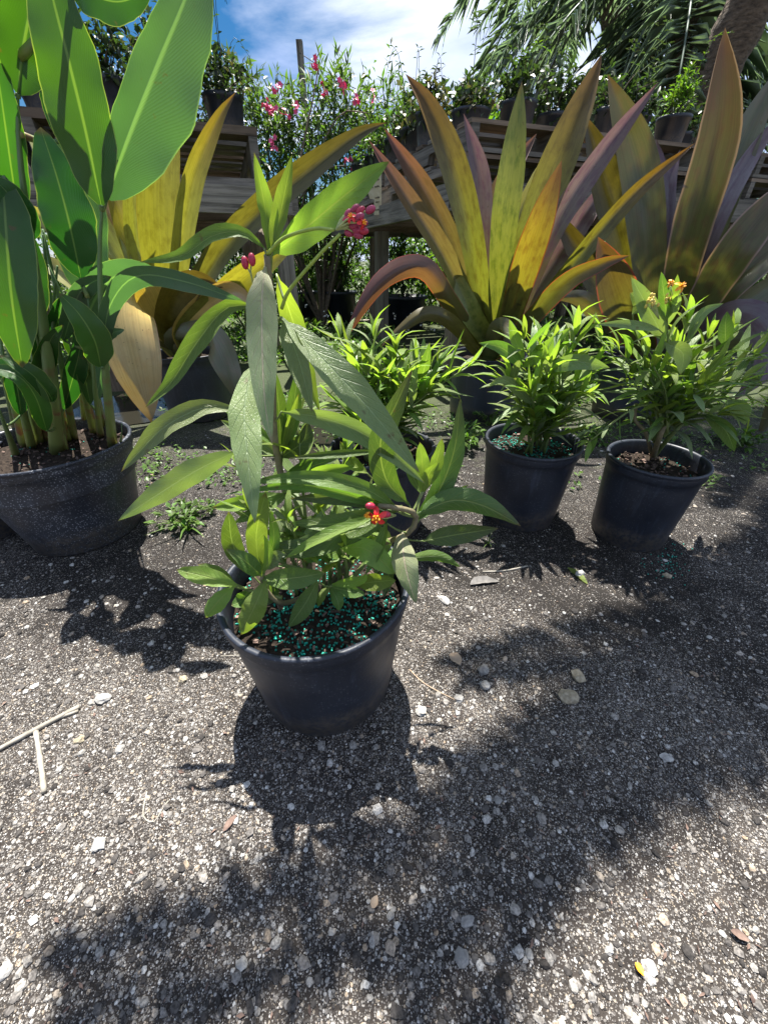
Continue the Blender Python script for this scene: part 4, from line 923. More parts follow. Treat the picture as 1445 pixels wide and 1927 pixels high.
LC = [
 ([(200, 372, .86), (240, 260, .86), (296, 120, .87), (350, -10, .89), (378, -110, .91)], 186, 'canna_blue', 'canna', 0.15, 0.15),
 ([(190, 385, .845), (160, 240, .835), (126, 100, .825), (96, -20, .825), (78, -120, .83)], 132, 'canna', 'canna', -0.2, 0.25),
 ([(34, 175, .87), (45, 80, .88), (70, -40, .9), (85, -120, .92)], 110, 'canna', 'canna', 0.25, 0.4),
 ([(152, 522, .88), (133, 430, .86), (108, 335, .86), (76, 238, .87)], 105, 'canna_dark', 'canna', 0.1, 0.15),
 ([(162, 560, .95), (150, 440, .96), (140, 330, .97), (118, 245, .98)], 110, 'canna_blue', 'canna', 0.2, 0.2),
 ([(115, 265, .95), (108, 190, .96), (98, 110, .97), (100, 20, .98)], 70, 'canna_dark', 'canna', 0.2, 0.2),
 ([(5, 330, .84), (12, 440, .80), (22, 560, .78), (42, 692, .78)], 100, 'canna', 'canna', 0.2, 0.2),
 ([(38, 430, .88), (22, 320, .87), (5, 200, .86), (-15, 60, .86)], 70, 'canna', 'canna', -0.2, 0.3),
 ([(52, 455, .86), (35, 400, .84), (12, 360, .83), (-20, 330, .82)], 70, 'canna_dark', 'canna', 0.2, 0.2),
 ([(190, 690, .85), (178, 640, .82), (150, 592, .81), (112, 552, .81)], 66, 'canna', 'canna', 0.2, 0.2),
 ([(88, 810, .84), (66, 745, .80), (30, 705, .79), (-30, 690, .79)], 44, 'canna', 'canna', 0.2, 0.3),
 ([(100, 755, .84), (88, 735, .82), (55, 700, .80), (0, 668, .79)], 40, 'canna_dark', 'canna', 0.3, 0.3),
 ([(196, 660, .86), (205, 580, .84), (255, 520, .83), (350, 530, .80), (468, 572, .78)], 44, 'canna_blue', 'canna', 0.4, 0.2),
 ([(150, 640, .94), (180, 560, .92), (225, 515, .90), (292, 503, .89)], 80, 'canna_blue', 'canna', 0.3, 0.2),
 ([(120, 640, .90), (145, 560, .88), (175, 530, .88), (210, 520, .88)], 44, 'canna_blue', 'canna', 0.4, 0.2),
 ([(205, 640, .87), (215, 625, .86), (234, 620, .85)], 16, 'canna_blue', 'canna', 0.2, 0.2),
 ([(95, 650, .92), (110, 600, .90), (125, 570, .89), (160, 550, .88)], 40, 'canna_dark', 'canna', 0.3, 0.2),
 ([(165, 700, .96), (140, 640, .96), (150, 580, .95), (170, 560, .95)], 50, 'canna', 'canna', 0.3, 0.2),
 ([(120, -40, .84), (170, -12, .82), (225, 2, .82), (285, -20, .82)], 70, 'canna_dark', 'canna', 0.2, 0.2),
 ([(40, 560, .90), (30, 500, .88), (10, 460, .87), (-30, 450, .86)], 60, 'canna_dark', 'canna', 0.2, 0.2),
 ([(20, 520, .91), (10, 450, .9), (-5, 380, .9), (-30, 300, .9)], 70, 'canna_blue', 'canna', 0.2, 0.2),
 ([(150, 700, .98), (175, 660, .98), (190, 690, .96), (180, 760, .95)], 34, 'canna_blue', 'canna', 0.2, 0.2),
 ([(60, 760, .92), (80, 690, .88), (95, 640, .86), (120, 610, .86)], 46, 'canna_dark', 'canna', 0.2, 0.3),
 ([(120, 770, .95), (140, 700, .92), (150, 650, .91), (140, 600, .91)], 44, 'canna_dark', 'canna', 0.3, 0.3),
 ([(40, 780, .88), (30, 720, .86), (10, 690, .85), (-30, 720, .84)], 44, 'canna_dark', 'canna', 0.2, 0.3),
 ([(170, 760, .95), (160, 700, .94), (170, 640, .94), (195, 610, .93)], 36, 'canna', 'canna', 0.2, 0.3),
 ([(30, 640, .9), (55, 570, .9), (62, 510, .9), (60, 440, .9)], 60, 'canna_dark', 'canna', 0.2, 0.3),
 ([(85, 700, .9), (75, 640, .86), (60, 600, .85), (45, 570, .85)], 40, 'canna_dark', 'canna', 0.1, 0.2),
]
for pts, wpx, mt, pf, roll, fold in LC:
    attach(E_, P(*pts[0]), .0042 if wpx > 50 else .003, 'canna_stem'); px_leaf(E_, 'leaf', pts, wpx * 0.84, mt, pf, roll, fold, n=24, mcol=8, wave=0.05, asym=0.5 if wpx == 186 else 0.0, twist=random.uniform(-.35, .35))

# the dark pot at the edge, behind the canna
X = empty('nursery_pot', (-1.17, .93, 0), 'black nursery pot in the shade, touching the spotted canna pot', 'pot')
pot_parts(X, .14, .11, .25, 'pot_plain', soil_z=0.8, chips=30)

# ------------------------------------------------------------------ bromeliads
def bromeliad(loc, R, r, h, label, leaves, core, mat='pot_bench'):
    root = empty('potted_bromeliad', loc, label, 'potted plant')
    pot_parts(root, R, r, h, mat, soil_z=0.86, chips=40)
    # short leafy core so that every leaf joins the plant
    mb = MB(); mb.lathe([(0.05, h * 0.84), (0.062, h * 0.95), (0.075, h * 1.15), (0.05, h * 1.4), (0.0, h * 1.5)], 16); mb.build('leaf_base', core, root)
    cpt = Vector(loc) + Vector((0, 0, h * 1.02))
    for q in leaves:
        pts, wpx, mt, roll, fold = q[:5]
        p3 = [P(*t) for t in pts]
        dirn = (p3[0] - cpt); start = cpt + Vector((dirn.x, dirn.y, 0)) * 0.25
        p3 = [start] + p3
        mid = p3[(len(p3) * 2) // 3]; wd = wpx * 0.80 * mpp(mid) / max(0.5, cos(roll))
        b = blade(p3, wd, 'wide' if wpx > 60 else 'strap', roll, fold * 2.2, 30, 8, 0.012, Vector(loc), CAM, random.uniform(-.5, .5), irr=0.04)
        b.build('leaf', mt, root)
    return root
bromeliad((-.935, 1.945, 0), .17, .15, .30, 'yellow bromeliad with a gold leaf drooping to the ground beside the canna', [
 ([(308, 610, 1.95), (300, 470, 1.9), (298, 330, 1.9), (330, 170, 1.95)], 92, 'b_yellow', 0.1, 0.15),
 ([(290, 610, 1.97), (262, 470, 1.98), (255, 330, 2.0), (262, 220, 2.05)], 50, 'b_yellow', -0.3, 0.2),
 ([(325, 600, 1.95), (338, 460, 1.9), (362, 330, 1.9), (408, 225, 1.92), (444, 172, 1.95)], 50, 'b_yellow2', 0.3, 0.35),
 ([(345, 600, 1.9), (410, 480, 1.85), (500, 388, 1.85), (610, 300, 1.9), (680, 250, 1.95), (728, 230, 2.0)], 58, 'b_olive', -0.2, 0.25),
 ([(345, 620, 1.85), (420, 555, 1.75), (490, 500, 1.7), (560, 455, 1.7)], 62, 'b_yellow', 0.2, 0.2),
 ([(290, 610, 1.95), (215, 480, 1.95), (140, 370, 2.0), (50, 250, 2.05)], 70, 'b_yellow', 0.1, 0.2),
 ([(280, 610, 1.95), (190, 500, 1.9), (110, 430, 1.9), (30, 375, 1.9)], 60, 'b_pale', -0.2, 0.25),
 ([(280, 625, 1.92), (190, 560, 1.85), (110, 510, 1.8), (40, 465, 1.8)], 55, 'b_pale', 0.3, 0.2),
 ([(295, 600, 1.9), (262, 545, 1.80), (238, 575, 1.68), (255, 680, 1.60), (285, 795, 1.58)], 118, 'b_cream', 0.0, -0.06),
 ([(330, 640, 1.85), (390, 630, 1.72), (425, 690, 1.62), (458, 770, 1.6)], 66, 'b_grey', 0.1, -0.2),
 ([(290, 590, 2.0), (215, 430, 2.05), (160, 310, 2.1), (122, 235, 2.15)], 56, 'b_cream', 0.2, 0.3),
 ([(295, 590, 1.98), (240, 450, 2.0), (215, 370, 2.0), (175, 270, 2.05)], 44, 'b_yellow2', 0.1, 0.3),
 ([(340, 620, 1.85), (400, 560, 1.75), (450, 550, 1.68), (492, 610, 1.65)], 52, 'b_cream', 0.2, 0.2),
 ([(310, 620, 1.9), (330, 560, 1.8), (370, 530, 1.74), (420, 540, 1.7)], 70, 'b_olive', 0.2, 0.2),
 ([(285, 620, 1.9), (235, 560, 1.85), (195, 545, 1.8), (150, 600, 1.75)], 50, 'b_olive', 0.2, -0.2),
 ([(310, 600, 2.05), (300, 480, 2.15), (235, 400, 2.2), (200, 340, 2.3)], 56, 'b_yellow2', 0.2, 0.2),
], 'b_olive', 'pot_plain')
bromeliad((.504, 1.96, 0), .178, .160, .29, 'green and orange bromeliad with purple-pink leaf tips in a ribbed bluish pot', [
 ([(912, 620, 1.95), (888, 460, 1.85), (850, 310, 1.85), (805, 200, 1.9), (763, 138, 1.95)], 66, 'b_orange', 0.2, 0.25),
 ([(918, 620, 2.0), (905, 450, 2.05), (902, 330, 2.1), (872, 212, 2.15)], 52, 'b_lilac', 0.1, 0.25),
 ([(934, 620, 1.95), (945, 450, 1.9), (965, 300, 1.9), (982, 152, 1.95)], 66, 'b_lime', 0.05, 0.15),
 ([(948, 615, 1.95), (1000, 440, 1.9), (1062, 275, 1.9), (1133, 100, 1.95)], 84, 'b_orange', -0.1, 0.18),
 ([(950, 630, 1.85), (985, 510, 1.75), (1020, 405, 1.7), (1057, 300, 1.7)], 72, 'b_orange2', 0.1, 0.15),
 ([(958, 620, 1.9), (1035, 440, 1.85), (1125, 300, 1.9), (1240, 152, 1.95)], 52, 'b_lilac', 0.2, 0.25),
 ([(965, 630, 1.85), (1085, 485, 1.75), (1195, 362, 1.75), (1308, 268, 1.78)], 40, 'b_orange', 0.3, 0.3),
 ([(960, 640, 1.8), (1055, 535, 1.65), (1130, 495, 1.6), (1185, 480, 1.6)], 48, 'b_rededge', 0.3, 0.3),
 ([(905, 630, 1.9), (840, 490, 1.8), (770, 380, 1.8), (693, 262, 1.85)], 44, 'b_pink', 0.3, 0.3),
 ([(908, 620, 1.95), (865, 490, 1.95), (800, 355, 2.0), (722, 240, 2.05)], 52, 'b_pink', -0.2, 0.3),
 ([(898, 640, 1.85), (850, 570, 1.7), (795, 502, 1.62), (715, 530, 1.55), (643, 645, 1.52)], 48, 'b_pinkend', 0.2, -0.2),
 ([(895, 655, 1.82), (850, 605, 1.65), (800, 588, 1.6), (745, 625, 1.58), (715, 655, 1.58)], 34, 'b_olive', 0.3, -0.2),
 ([(968, 610, 2.0), (1050, 480, 2.05), (1110, 390, 2.1), (1170, 310, 2.2)], 48, 'b_lilac', 0.2, 0.25),
 ([(925, 620, 2.05), (925, 470, 2.15), (940, 360, 2.2), (1010, 250, 2.3)], 52, 'b_pink', 0.2, 0.25),
 ([(925, 650, 1.85), (940, 620, 1.7), (960, 640, 1.6), (990, 690, 1.56)], 50, 'b_grey', 0.2, -0.2),
 ([(915, 640, 1.9), (888, 600, 1.8), (868, 560, 1.8), (835, 480, 1.85)], 48, 'b_lime', 0.3, 0.25),
 ([(945, 640, 1.9), (960, 570, 1.8), (985, 520, 1.8), (1010, 450, 1.85)], 46, 'b_olive', 0.3, 0.25),
 ([(935, 620, 2.0), (955, 470, 2.1), (1000, 350, 2.2), (1030, 290, 2.3)], 40, 'b_pale', 0.3, 0.25),
], 'b_lime')
bromeliad((1.25, 1.95, 0), .178, .160, .29, 'large maroon and grey-green bromeliad under the leaning palm trunk', [
 ([(1228, 620, 1.95), (1218, 460, 1.9), (1198, 300, 1.95), (1143, 138, 2.0)], 82, 'b_grey', 0.1, 0.15),
 ([(1210, 620, 2.0), (1175, 460, 2.0), (1138, 340, 2.05), (1100, 215, 2.1)], 76, 'b_olive', 0.2, 0.2),
 ([(1258, 620, 1.9), (1295, 450, 1.75), (1352, 250, 1.72), (1364, 50, 1.75)], 94, 'b_maroon', 0.05, 0.15),
 ([(1275, 620, 1.95), (1330, 440, 1.95), (1395, 270, 2.0), (1470, 120, 2.05)], 74, 'b_grey', 0.2, 0.2),
 ([(1270, 610, 1.95), (1335, 430, 1.9), (1400, 310, 1.95), (1480, 200, 2.0)], 44, 'b_violet', 0.4, 0.3),
 ([(1285, 620, 1.85), (1370, 490, 1.7), (1440, 400, 1.68), (1520, 320, 1.7)], 88, 'b_maroon', 0.1, 0.2),
 ([(1290, 630, 1.85), (1380, 535, 1.75), (1470, 460, 1.75), (1560, 400, 1.75)], 72, 'b_maroon', -0.2, 0.2),
 ([(1295, 640, 1.85), (1380, 585, 1.75), (1470, 525, 1.72), (1560, 480, 1.72)], 52, 'b_grey', 0.2, 0.2),
 ([(1300, 640, 1.8), (1370, 595, 1.66), (1430, 610, 1.56), (1445, 680, 1.5), (1380, 755, 1.5)], 66, 'b_violet', 0.2, -0.2),
 ([(1205, 640, 1.85), (1175, 590, 1.72), (1150, 520, 1.68), (1125, 445, 1.68)], 90, 'b_rededge', 0.1, 0.15),
 ([(1248, 610, 2.05), (1240, 470, 2.1), (1250, 360, 2.15), (1280, 280, 2.2)], 58, 'b_violet', 0.1, 0.25),
 ([(1190, 630, 1.95), (1130, 540, 1.95), (1080, 460, 2.0), (1040, 390, 2.05)], 54, 'b_olive', 0.2, 0.2),
 ([(1200, 650, 1.9), (1130, 590, 1.8), (1090, 560, 1.75), (1030, 560, 1.75)], 44, 'b_grey', 0.2, -0.2),
 ([(1240, 620, 2.05), (1230, 450, 2.1), (1240, 330, 2.15), (1235, 260, 2.2)], 48, 'b_violet', 0.4, 0.2),
 ([(1320, 650, 1.85), (1420, 640, 1.75), (1480, 700, 1.7), (1425, 825, 1.7)], 50, 'b_grey', 0.2, -0.2),
], 'b_grey')

# ------------------------------------------------------------------ benches of timber and pallets
ROT = radians(20)
dF = Vector((cos(ROT), sin(ROT), 0)); dL = Vector((-sin(ROT), cos(ROT), 0))
RAIL = 0.985; PH = 0.118
def wbox(parent, name, lo, hi, axis, mat, tilt=0.0):
    c = (Vector(lo) + Vector(hi)) / 2; mb = MB(); l = Vector(lo) - c; h = Vector(hi) - c
    mb.box(l, h, axis); o = mb.build(name, mat, parent, smooth=False); o.location = c
    b = o.modifiers.new('bevel', 'BEVEL'); b.width = 0.004; b.segments = 1
    if tilt: o.rotation_euler = (random.uniform(-tilt, tilt), random.uniform(-tilt, tilt), random.uniform(-tilt, tilt))
    return o
def round_post(parent, x, y, r, z1, name='post', lean=0.02):
    mb = MB(); n = 9
    pts = [(lean * i / n * random.uniform(.8, 1.2), lean * 0.5 * i / n, z1 * i / n) for i in range(n + 1)]
    mb.tube(pts, [r * random.uniform(0.95, 1.05) * (1.04 - 0.08 * i / n) for i in range(n + 1)], 14, jit=0.03)
    mb.uv = [(v[2], (u[0]) * 0.5) for u, v in zip(mb.uv, mb.v)]
    o = mb.build(name, 'wood_post', parent); o.location = (x, y, -0.01); return o
def bench(name, K, xs0, xs1, ydepth, label):
    root = empty(name, (K.x, K.y, 0), label, 'bench', rz=ROT)
    zt = RAIL
    wbox(root, 'rail', (xs0 - 0.02, -0.06, zt - 0.115), (xs1 + 0.02, -0.02, zt), 0, 'wood')            # front rail
    wbox(root, 'rail', (xs0 - 0.06, -0.018, zt - 0.113), (xs0 - 0.022, ydepth, zt - 0.001), 1, 'wood')      # side rail
    wbox(root, 'rail', (xs1 + 0.022, -0.018, zt - 0.113), (xs1 + 0.06, ydepth, zt - 0.001), 1, 'wood')
    wbox(root, 'rail', (xs0 - 0.02, ydepth - 0.05, zt - 0.114), (xs1 + 0.02, ydepth - 0.01, zt - 0.002), 0, 'wood')
    y = 0.5
    while y < ydepth - 0.3:
        wbox(root, 'joist', (xs0 - 0.018, y, zt - 0.112), (xs1 + 0.018, y + 0.04, zt - 0.003), 0, 'wood_brown'); y += 0.6
    return root
# one pallet
pal = empty('pallet', (0, 0, 0))
def stringer_mesh(i):
    L_ = 1.2; h = 0.082; t = 0.042; prof = [(0, 0), (0.20, 0)]
    for a in (0.20, 0.72):
        prof += [(a + 0.01, 0.036), (a + 0.03, 0.042), (a + 0.25, 0.042), (a + 0.27, 0.036), (a + 0.28, 0)]
        prof.append((0.72, 0) if a == 0.20 else (L_, 0))
    top = [(p[0], h) for p in prof]
    mb = MB(); n = len(prof)
    for s in (0, 1):
        x = s * t; q = [(x, p[0], p[1]) for p in prof] + [(x, p[0], p[1]) for p in top]
        fs = [(k, k + 1, n + k + 1, n + k) for k in range(n - 1)]
        mb.add(q, fs if s else [tuple(reversed(f)) for f in fs], [(p[1], p[2]) for p in q])
    bt = [(0, p[0], p[1]) for p in prof] + [(t, p[0], p[1]) for p in prof]
    mb.add(bt, [(k, n + k, n + k + 1, k + 1) for k in range(n - 1)], [(p[1], p[0]) for p in bt])
    for y, fl in ((0, 0), (L_, 1)):
        q = [(0, y, 0), (t, y, 0), (t, y, h), (0, y, h)]; mb.add(q, [(0, 1, 2, 3) if not fl else (3, 2, 1, 0)], [(p[0], p[2]) for p in q])
    q = [(0, 0, h), (t, 0, h), (t, L_, h), (0, L_, h)]; mb.add(q, [(0, 1, 2, 3)], [(p[1], p[0]) for p in q])
    return mb
for i, x in enumerate((0.004, 0.48, 0.954)):
    o = stringer_mesh(i).build('stringer', 'wood', pal, smooth=False); o.location = (x, 0.0, 0.018)
bw = [0.14, 0.09, 0.10, 0.09, 0.10, 0.09, 0.14]; y = 0.002
gap = (1.196 - sum(bw)) / 6
for i, b_ in enumerate(bw):
    wbox(pal, 'board', (0.0, y, 0.1005), (1.0, y + b_, 0.1175), 0, 'wood' if i % 3 else 'wood_brown', tilt=0.004); y += b_ + gap
for y0 in (0.002, 0.54, 1.098):
    wbox(pal, 'board', (0.0, y0, 0.0), (1.0, y0 + 0.1, 0.0175), 0, 'wood')
pal_kids = kids(pal); first_pal = True
def add_pallet(K, lx, ly, z, label, group, sz=1.0):
    global first_pal
    if first_pal: o = pal; first_pal = False
    else: o = copy_tree(pal, None, pal_kids)
    p = K + dF * lx + dL * ly
    o.location = (p.x, p.y, z); o.rotation_euler = (0, 0, ROT + random.uniform(-0.012, 0.012)); o.scale = (1, 1, sz)
    return tag(o, label, 'pallet', group)
KR = Vector((0.402, 2.50, 0))
benchR = bench('timber_bench', KR, -0.03, 3.1, 2.5, 'weathered timber bench carrying pallets behind the pink-tipped and maroon bromeliads')
for (i, j) in ((0, 0), (1, 0), (2, 0), (0, 1), (1, 1)):
    for k in range(2):
        wh = {(0, 0): 'at the bench corner above the round post', (1, 0): 'behind the orange bromeliad leaves', (2, 0): 'beside the leaning palm trunk', (0, 1): 'above the square grey post, with the paper tag', (1, 1): 'at the back of the bench near the palms'}[(i, j)]
        add_pallet(KR, 0.0 + 1.03 * i + random.uniform(-.012, .012), 0.0 + 1.23 * j + random.uniform(-.012, .012), RAIL + 0.001 + k * (PH + 0.002), ('upper' if k else 'lower') + ' weathered pallet ' + wh, 'pallets stacked on the bench by the palms')
round_post(benchR, 0.08, 0.10, 0.070, RAIL - 0.118, lean=0.03)
wbox(benchR, 'post', (0.07, 1.52, -0.01), (0.17, 1.61, RAIL - 0.118), 2, 'wood')
round_post(benchR, 0.35, 2.40, 0.075, RAIL - 0.118)
round_post(benchR, 1.55, 0.10, 0.07, RAIL - 0.118)
round_post(benchR, 2.95, 0.10, 0.07, RAIL - 0.118)
round_post(benchR, 1.6, 2.4, 0.07, RAIL - 0.118); round_post(benchR, 2.95, 2.4, 0.07, RAIL - 0.118)
# paper tag stapled to the side of the right-hand pallets
tg = empty('paper_tag', (0, 0, 0), 'torn cream paper tag with faded brown print stapled to pallet wood', 'tag')
rr_ = ray(717, 372); tt_ = ((KR - dF * 0.068 - CAM).dot(dF)) / rr_.dot(dF); pc_ = CAM + rr_ * tt_ - Vector((0, 0, .05))
tg.location = pc_; tg.location = pc_ - dF * .035; tg.rotation_euler = (0, radians(4), radians(150))
mb = MB()
out = [(-.052, .17), (.058, .185), (.062, .09), (.045, .05), (.012, .042), (.02, -.045), (-.034, -.045), (-.046, .06)]
mb.add([(x, 0.003 + 0.004 * sin(x * 40), z) for x, z in out] + [(x, 0.0015 + 0.004 * sin(x * 40), z) for x, z in out], [tuple(range(8)), tuple(range(15, 7, -1))] + [(k, k + 8, (k + 1) % 8 + 8, (k + 1) % 8) for k in range(8)])
mb.build('sheet', 'paper', tg, smooth=False)
mb = MB()
for (z, segs) in ((.140, [(-.036, -.004), (.004, .014), (.020, .046)]), (.105, [(-.034, .004), (.014, .026), (.040, .050)]), (.045, [(-.030, .002)]), (.022, [(-.026, .004)]), (-.022, [(-.024, .010)])):
    for a, b in segs:
        x = a
        while x < b:      # faded, unreadable letter marks
            wd = random.uniform(.0025, .005); hh = random.uniform(.006, .010); yy = 0.0055 + 0.004 * sin(x * 40)
            mb.add([(x, yy, z), (x + wd, yy, z), (x + wd, yy, z + hh), (x, yy, z + hh)], [(0, 1, 2, 3)]); x += wd + .0014
mb.build('faded_print', 'ink', tg, smooth=False)

KL = Vector((-0.63, 2.67, 0)) - dF * 2.06
benchL = bench('timber_bench', KL, -0.02, 2.16, 2.3, 'dark weathered timber bench carrying pallets behind the yellow bromeliad')
for j in range(2):
    for i in range(2):
        add_pallet(KL, 1.03 * i + 0.02, 1.23 * j, RAIL + 0.001, 'tall weathered pallet on the bench behind the yellow bromeliad', 'pallets on the bench behind the canna', sz=1.98)
wbox(benchL, 'post', (2.08, 0.02, -0.01), (2.17, 0.10, RAIL - 0.118), 2, 'wood')
round_post(benchL, 2.05, 0.9, 0.065, RAIL - 0.118)
wbox(benchL, 'post', (1.0, 0.02, -0.01), (1.09, 0.10, RAIL - 0.118), 2, 'wood_brown')
wbox(benchL, 'post', (0.02, 0.02, -0.01), (0.11, 0.10, RAIL - 0.118), 2, 'wood_brown')
round_post(benchL, 2.05, 2.2, 0.065, RAIL - 0.118); round_post(benchL, 0.1, 2.2, 0.065, RAIL - 0.118)
ZT = RAIL + 2 * (PH + 0.002)

# ------------------------------------------------------------------ leaf masses
def leaf_quad(mb, c, d, up, ln, wd):
    """pointed six-point leaf, folded along its rib"""
    d = d.normalized(); s = d.cross(up)
    if s.length < 1e-3: s = d.orthogonal()
    s.normalize(); n = s.cross(d)
    t = c + d * ln - n * ln * 0.12; m1 = c + d * ln * 0.45
    mb.add([c, m1 + s * wd * 0.5 + n * wd * 0.12, t, m1 - s * wd * 0.5 + n * wd * 0.12, m1], [(0, 1, 4), (1, 2, 4), (2, 3, 4), (3, 0, 4)], [(0.5, 0), (1, .5), (.5, 1), (0, .5), (.5, .5)])
def rv(): return Vector((random.gauss(0, 1), random.gauss(0, 1), random.gauss(0, 1)))
def leaf_cloud(mb, c, rad, n, ln, wd, up=0.3, clump=None, seed=0.0, droop=0.0):
    """leaves on twig clumps spread through an uneven volume"""
    c = Vector(c); k = 0; tries = 0
    per = clump or 9
    while k < n and tries < n * 6:
        tries += 1
        v = rv().normalized(); f = random.random() ** 0.42
        lim = 0.75 + 0.55 * noise.noise(v * 1.7 + Vector((seed, 0, seed))) + 0.25 * noise.noise(v * 4 + Vector((0, seed, 0)))
        p = c + Vector((v.x * rad[0], v.y * rad[1], v.z * rad[2])) * f * lim
        if p.z < 0.02: continue
        tw = (v + Vector((0, 0, up)) + rv() * 0.35).normalized()
        for q in range(per):
            b = p + tw * (ln * 0.45 * q / 2)
            d = (tw * 0.5 + rv() * 0.75 + Vector((0, 0, -droop))).normalized()
            leaf_quad(mb, b, d, rv() * 0.4 + Vector((0, 0, 1)), ln * random.uniform(0.6, 1.2), wd * random.uniform(0.7, 1.2)); k += 1
def twigs(mb, base, tips, r0, r1):
    for t in tips:
        t = Vector(t); b = Vector(base); m = b.lerp(t, 0.5) + Vector((random.uniform(-.1, .1), random.uniform(-.1, .1), 0.12)) * (t - b).length
        mb.tube(spline([b, m, t], 6), [r0 + (r1 - r0) * i / 6 for i in range(7)], 5, cap=False)

def bench_pot(root, R, h):
    mb = MB(); r = R * 0.78
    mb.lathe([(0.001, 0), (r, 0), (r, 0.004), (R - 0.006, h * 0.86), (R - 0.002, h * 0.87), (R, h - 0.003), (R - 0.004, h), (R - 0.009, h - 0.006), (R - 0.014, h * 0.88), (0.001, h * 0.88)], 28)
    return mb.build('pot', 'pot_bench', root)
def bench_plant(loc, R, h, label, group, crown, n, ln, wd, mat, spread=1.0, tendrils=2, up=0.35, dry=0):
    root = empty('potted_vine', loc, label, 'potted plant', group)
    bench_pot(root, R, h)
    mb = MB(); c = Vector((0, 0, h * 0.9 + crown[2] * 0.55)); leaf_cloud(mb, c, crown, n, ln, wd, up=up, clump=6, seed=loc[0] * 7 + loc[1])
    mb.build('foliage', mat, root)
    if dry:
        mb = MB(); leaf_cloud(mb, c, (crown[0] * 1.05, crown[1], crown[2] * 1.05), dry, ln, wd, clump=4, seed=3); mb.build('dry_foliage', 'leaf_dry', root)
    mb = MB()
    twigs(mb, (0, 0, h * 0.85), [(random.gauss(0, crown[0] * .5), random.gauss(0, crown[1] * .5), h + crown[2] * random.uniform(.5, 1.3)) for _ in range(7)], .004, .0015)
    mb.build('stem', 'branch', root)
    for _ in range(tendrils):
        a = random.uniform(0, 6.28); L_ = random.uniform(.12, .3) * spread; dx, dy = cos(a) * L_ * .6, sin(a) * L_ * .4
        pts = [(dx * .3, dy * .3, h + crown[2] * .6), (dx * .6, dy * .6, h + crown[2] + L_ * .6), (dx * 1.0, dy, h + crown[2] + L_ * random.uniform(.7, 1.1)), (dx * 1.5, dy * 1.3, h + crown[2] + L_ * random.uniform(.2, .8))]
        c_ = spline(pts, 12); mb = MB(); mb.tube(c_, [.0022 - .0012 * i / 12 for i in range(13)], 5)
        for i in range(3, 12):
            if random.random() < 0.7:
                for sg in (1, -1): leaf_quad(mb, c_[i], Vector((sg * random.uniform(.4, 1), random.uniform(-.5, .5), random.uniform(-.3, .7))), Vector((0, 0, 1)), ln * random.uniform(.5, .9), wd * .9)
        mb.build('tendril', mat, root)
    return root
def onR(x, y): p = KR + dF * x + dL * y; return (p.x, p.y, ZT)
def onL(x, y): p = KL + dF * x + dL * y; return (p.x, p.y, ZT - 0.004)
gR = 'vine pots on the bench by the palms'
lbR = 'small vine pot further back on the bench by the palms'
for vi_, (x, y, R, h, cz, mt, n, dry) in enumerate([(0.08, .62, .085, .15, .13, 'leaf_vine', 620, 150), (.20, .36, .105, .11, .11, 'leaf_vine', 650, 120), (.48, .34, .10, .16, .16, 'leaf_vine', 700, 0), (.78, .42, .10, .15, .20, 'leaf_vine', 760, 0), (1.02, .22, .09, .15, .14, 'leaf_vine', 600, 0), (1.22, .24, .09, .14, .13, 'leaf_vine', 600, 0),
                         (.10, .92, .085, .14, .12, 'leaf_vine', 520, 60), (.09, 1.18, .085, .14, .13, 'leaf_hedge', 520, 0), (.10, 1.44, .085, .15, .15, 'leaf_hedge', 560, 0), (.12, 1.75, .09, .15, .16, 'leaf_hedge', 560, 0), (.12, 2.1, .09, .15, .18, 'leaf_hedge', 560, 0),
                         (.48, .85, .09, .15, .22, 'leaf_vine', 620, 60), (.80, .95, .10, .16, .27, 'leaf_bright', 800, 0), (1.2, .8, .10, .16, .22, 'leaf_vine', 700, 0), (1.9, .5, .10, .16, .16, 'leaf_vine', 500, 0), (2.3, .35, .10, .16, .16, 'leaf_vine', 500, 0), (2.75, .3, .10, .16, .16, 'leaf_vine', 400, 0)]):
    lb_ = {0: 'half-dried vine in a narrow black pot by the bench corner', 1: 'half-dried vine in a squat wide black pot at the bench corner', 2: 'green vine in a black pot behind the lime bromeliad leaf', 3: 'tall green vine in a black pot behind the broad orange leaf', 4: 'green vine in a black pot behind the lilac bromeliad leaf', 5: 'green vine in a black pot next to the slate pot', 12: 'bright yellow-green bush rising behind the vine pots on the bench'}.get(vi_, lbR)
    bench_plant(onR(x, y), R, h, lb_, gR, (.15, .13, cz * .7), int(n * .62), .045, .024, mt, tendrils=2, dry=dry)
# bright fern-like plant in a grey-blue pot at the bench front
bp_ = bench_plant(onR(1.48, .20), .095, .15, 'bright upright leafy plant in a slate pot beside the leaning palm trunk', None, (.07, .07, .16), 420, .04, .012, 'leaf_bright', tendrils=1, up=1.6)
gL = 'vine pots on the bench behind the canna'; lbL = 'trailing vine in a black pot on the bench behind the yellow bromeliad'
for vi_, (x, y, R, h, cz, n) in enumerate([(1.93, .30, .105, .17, .13, 620), (1.68, .22, .105, .17, .16, 760), (1.40, .26, .10, .17, .17, 760), (1.12, .24, .10, .17, .16, 700), (.84, .26, .10, .17, .18, 700), (.5, .26, .10, .17, .18, 600), (.2, .26, .1, .17, .18, 500), (1.95, .85, .10, .17, .14, 520), (1.55, .8, .10, .17, .22, 620), (1.1, .8, .1, .17, .22, 620), (.6, .8, .1, .17, .22, 500)]):
    bench_plant(onL(x, y), R, h, {0: 'trailing vine in a black pot at the end of the bench beside the oleander', 1: 'trailing vine in a black pot, second from the bench end beside the oleander'}.get(vi_, lbL), gL, (.20, .17, cz), n, .042, .023, 'leaf_vine', tendrils=3, spread=1.2, dry=40)

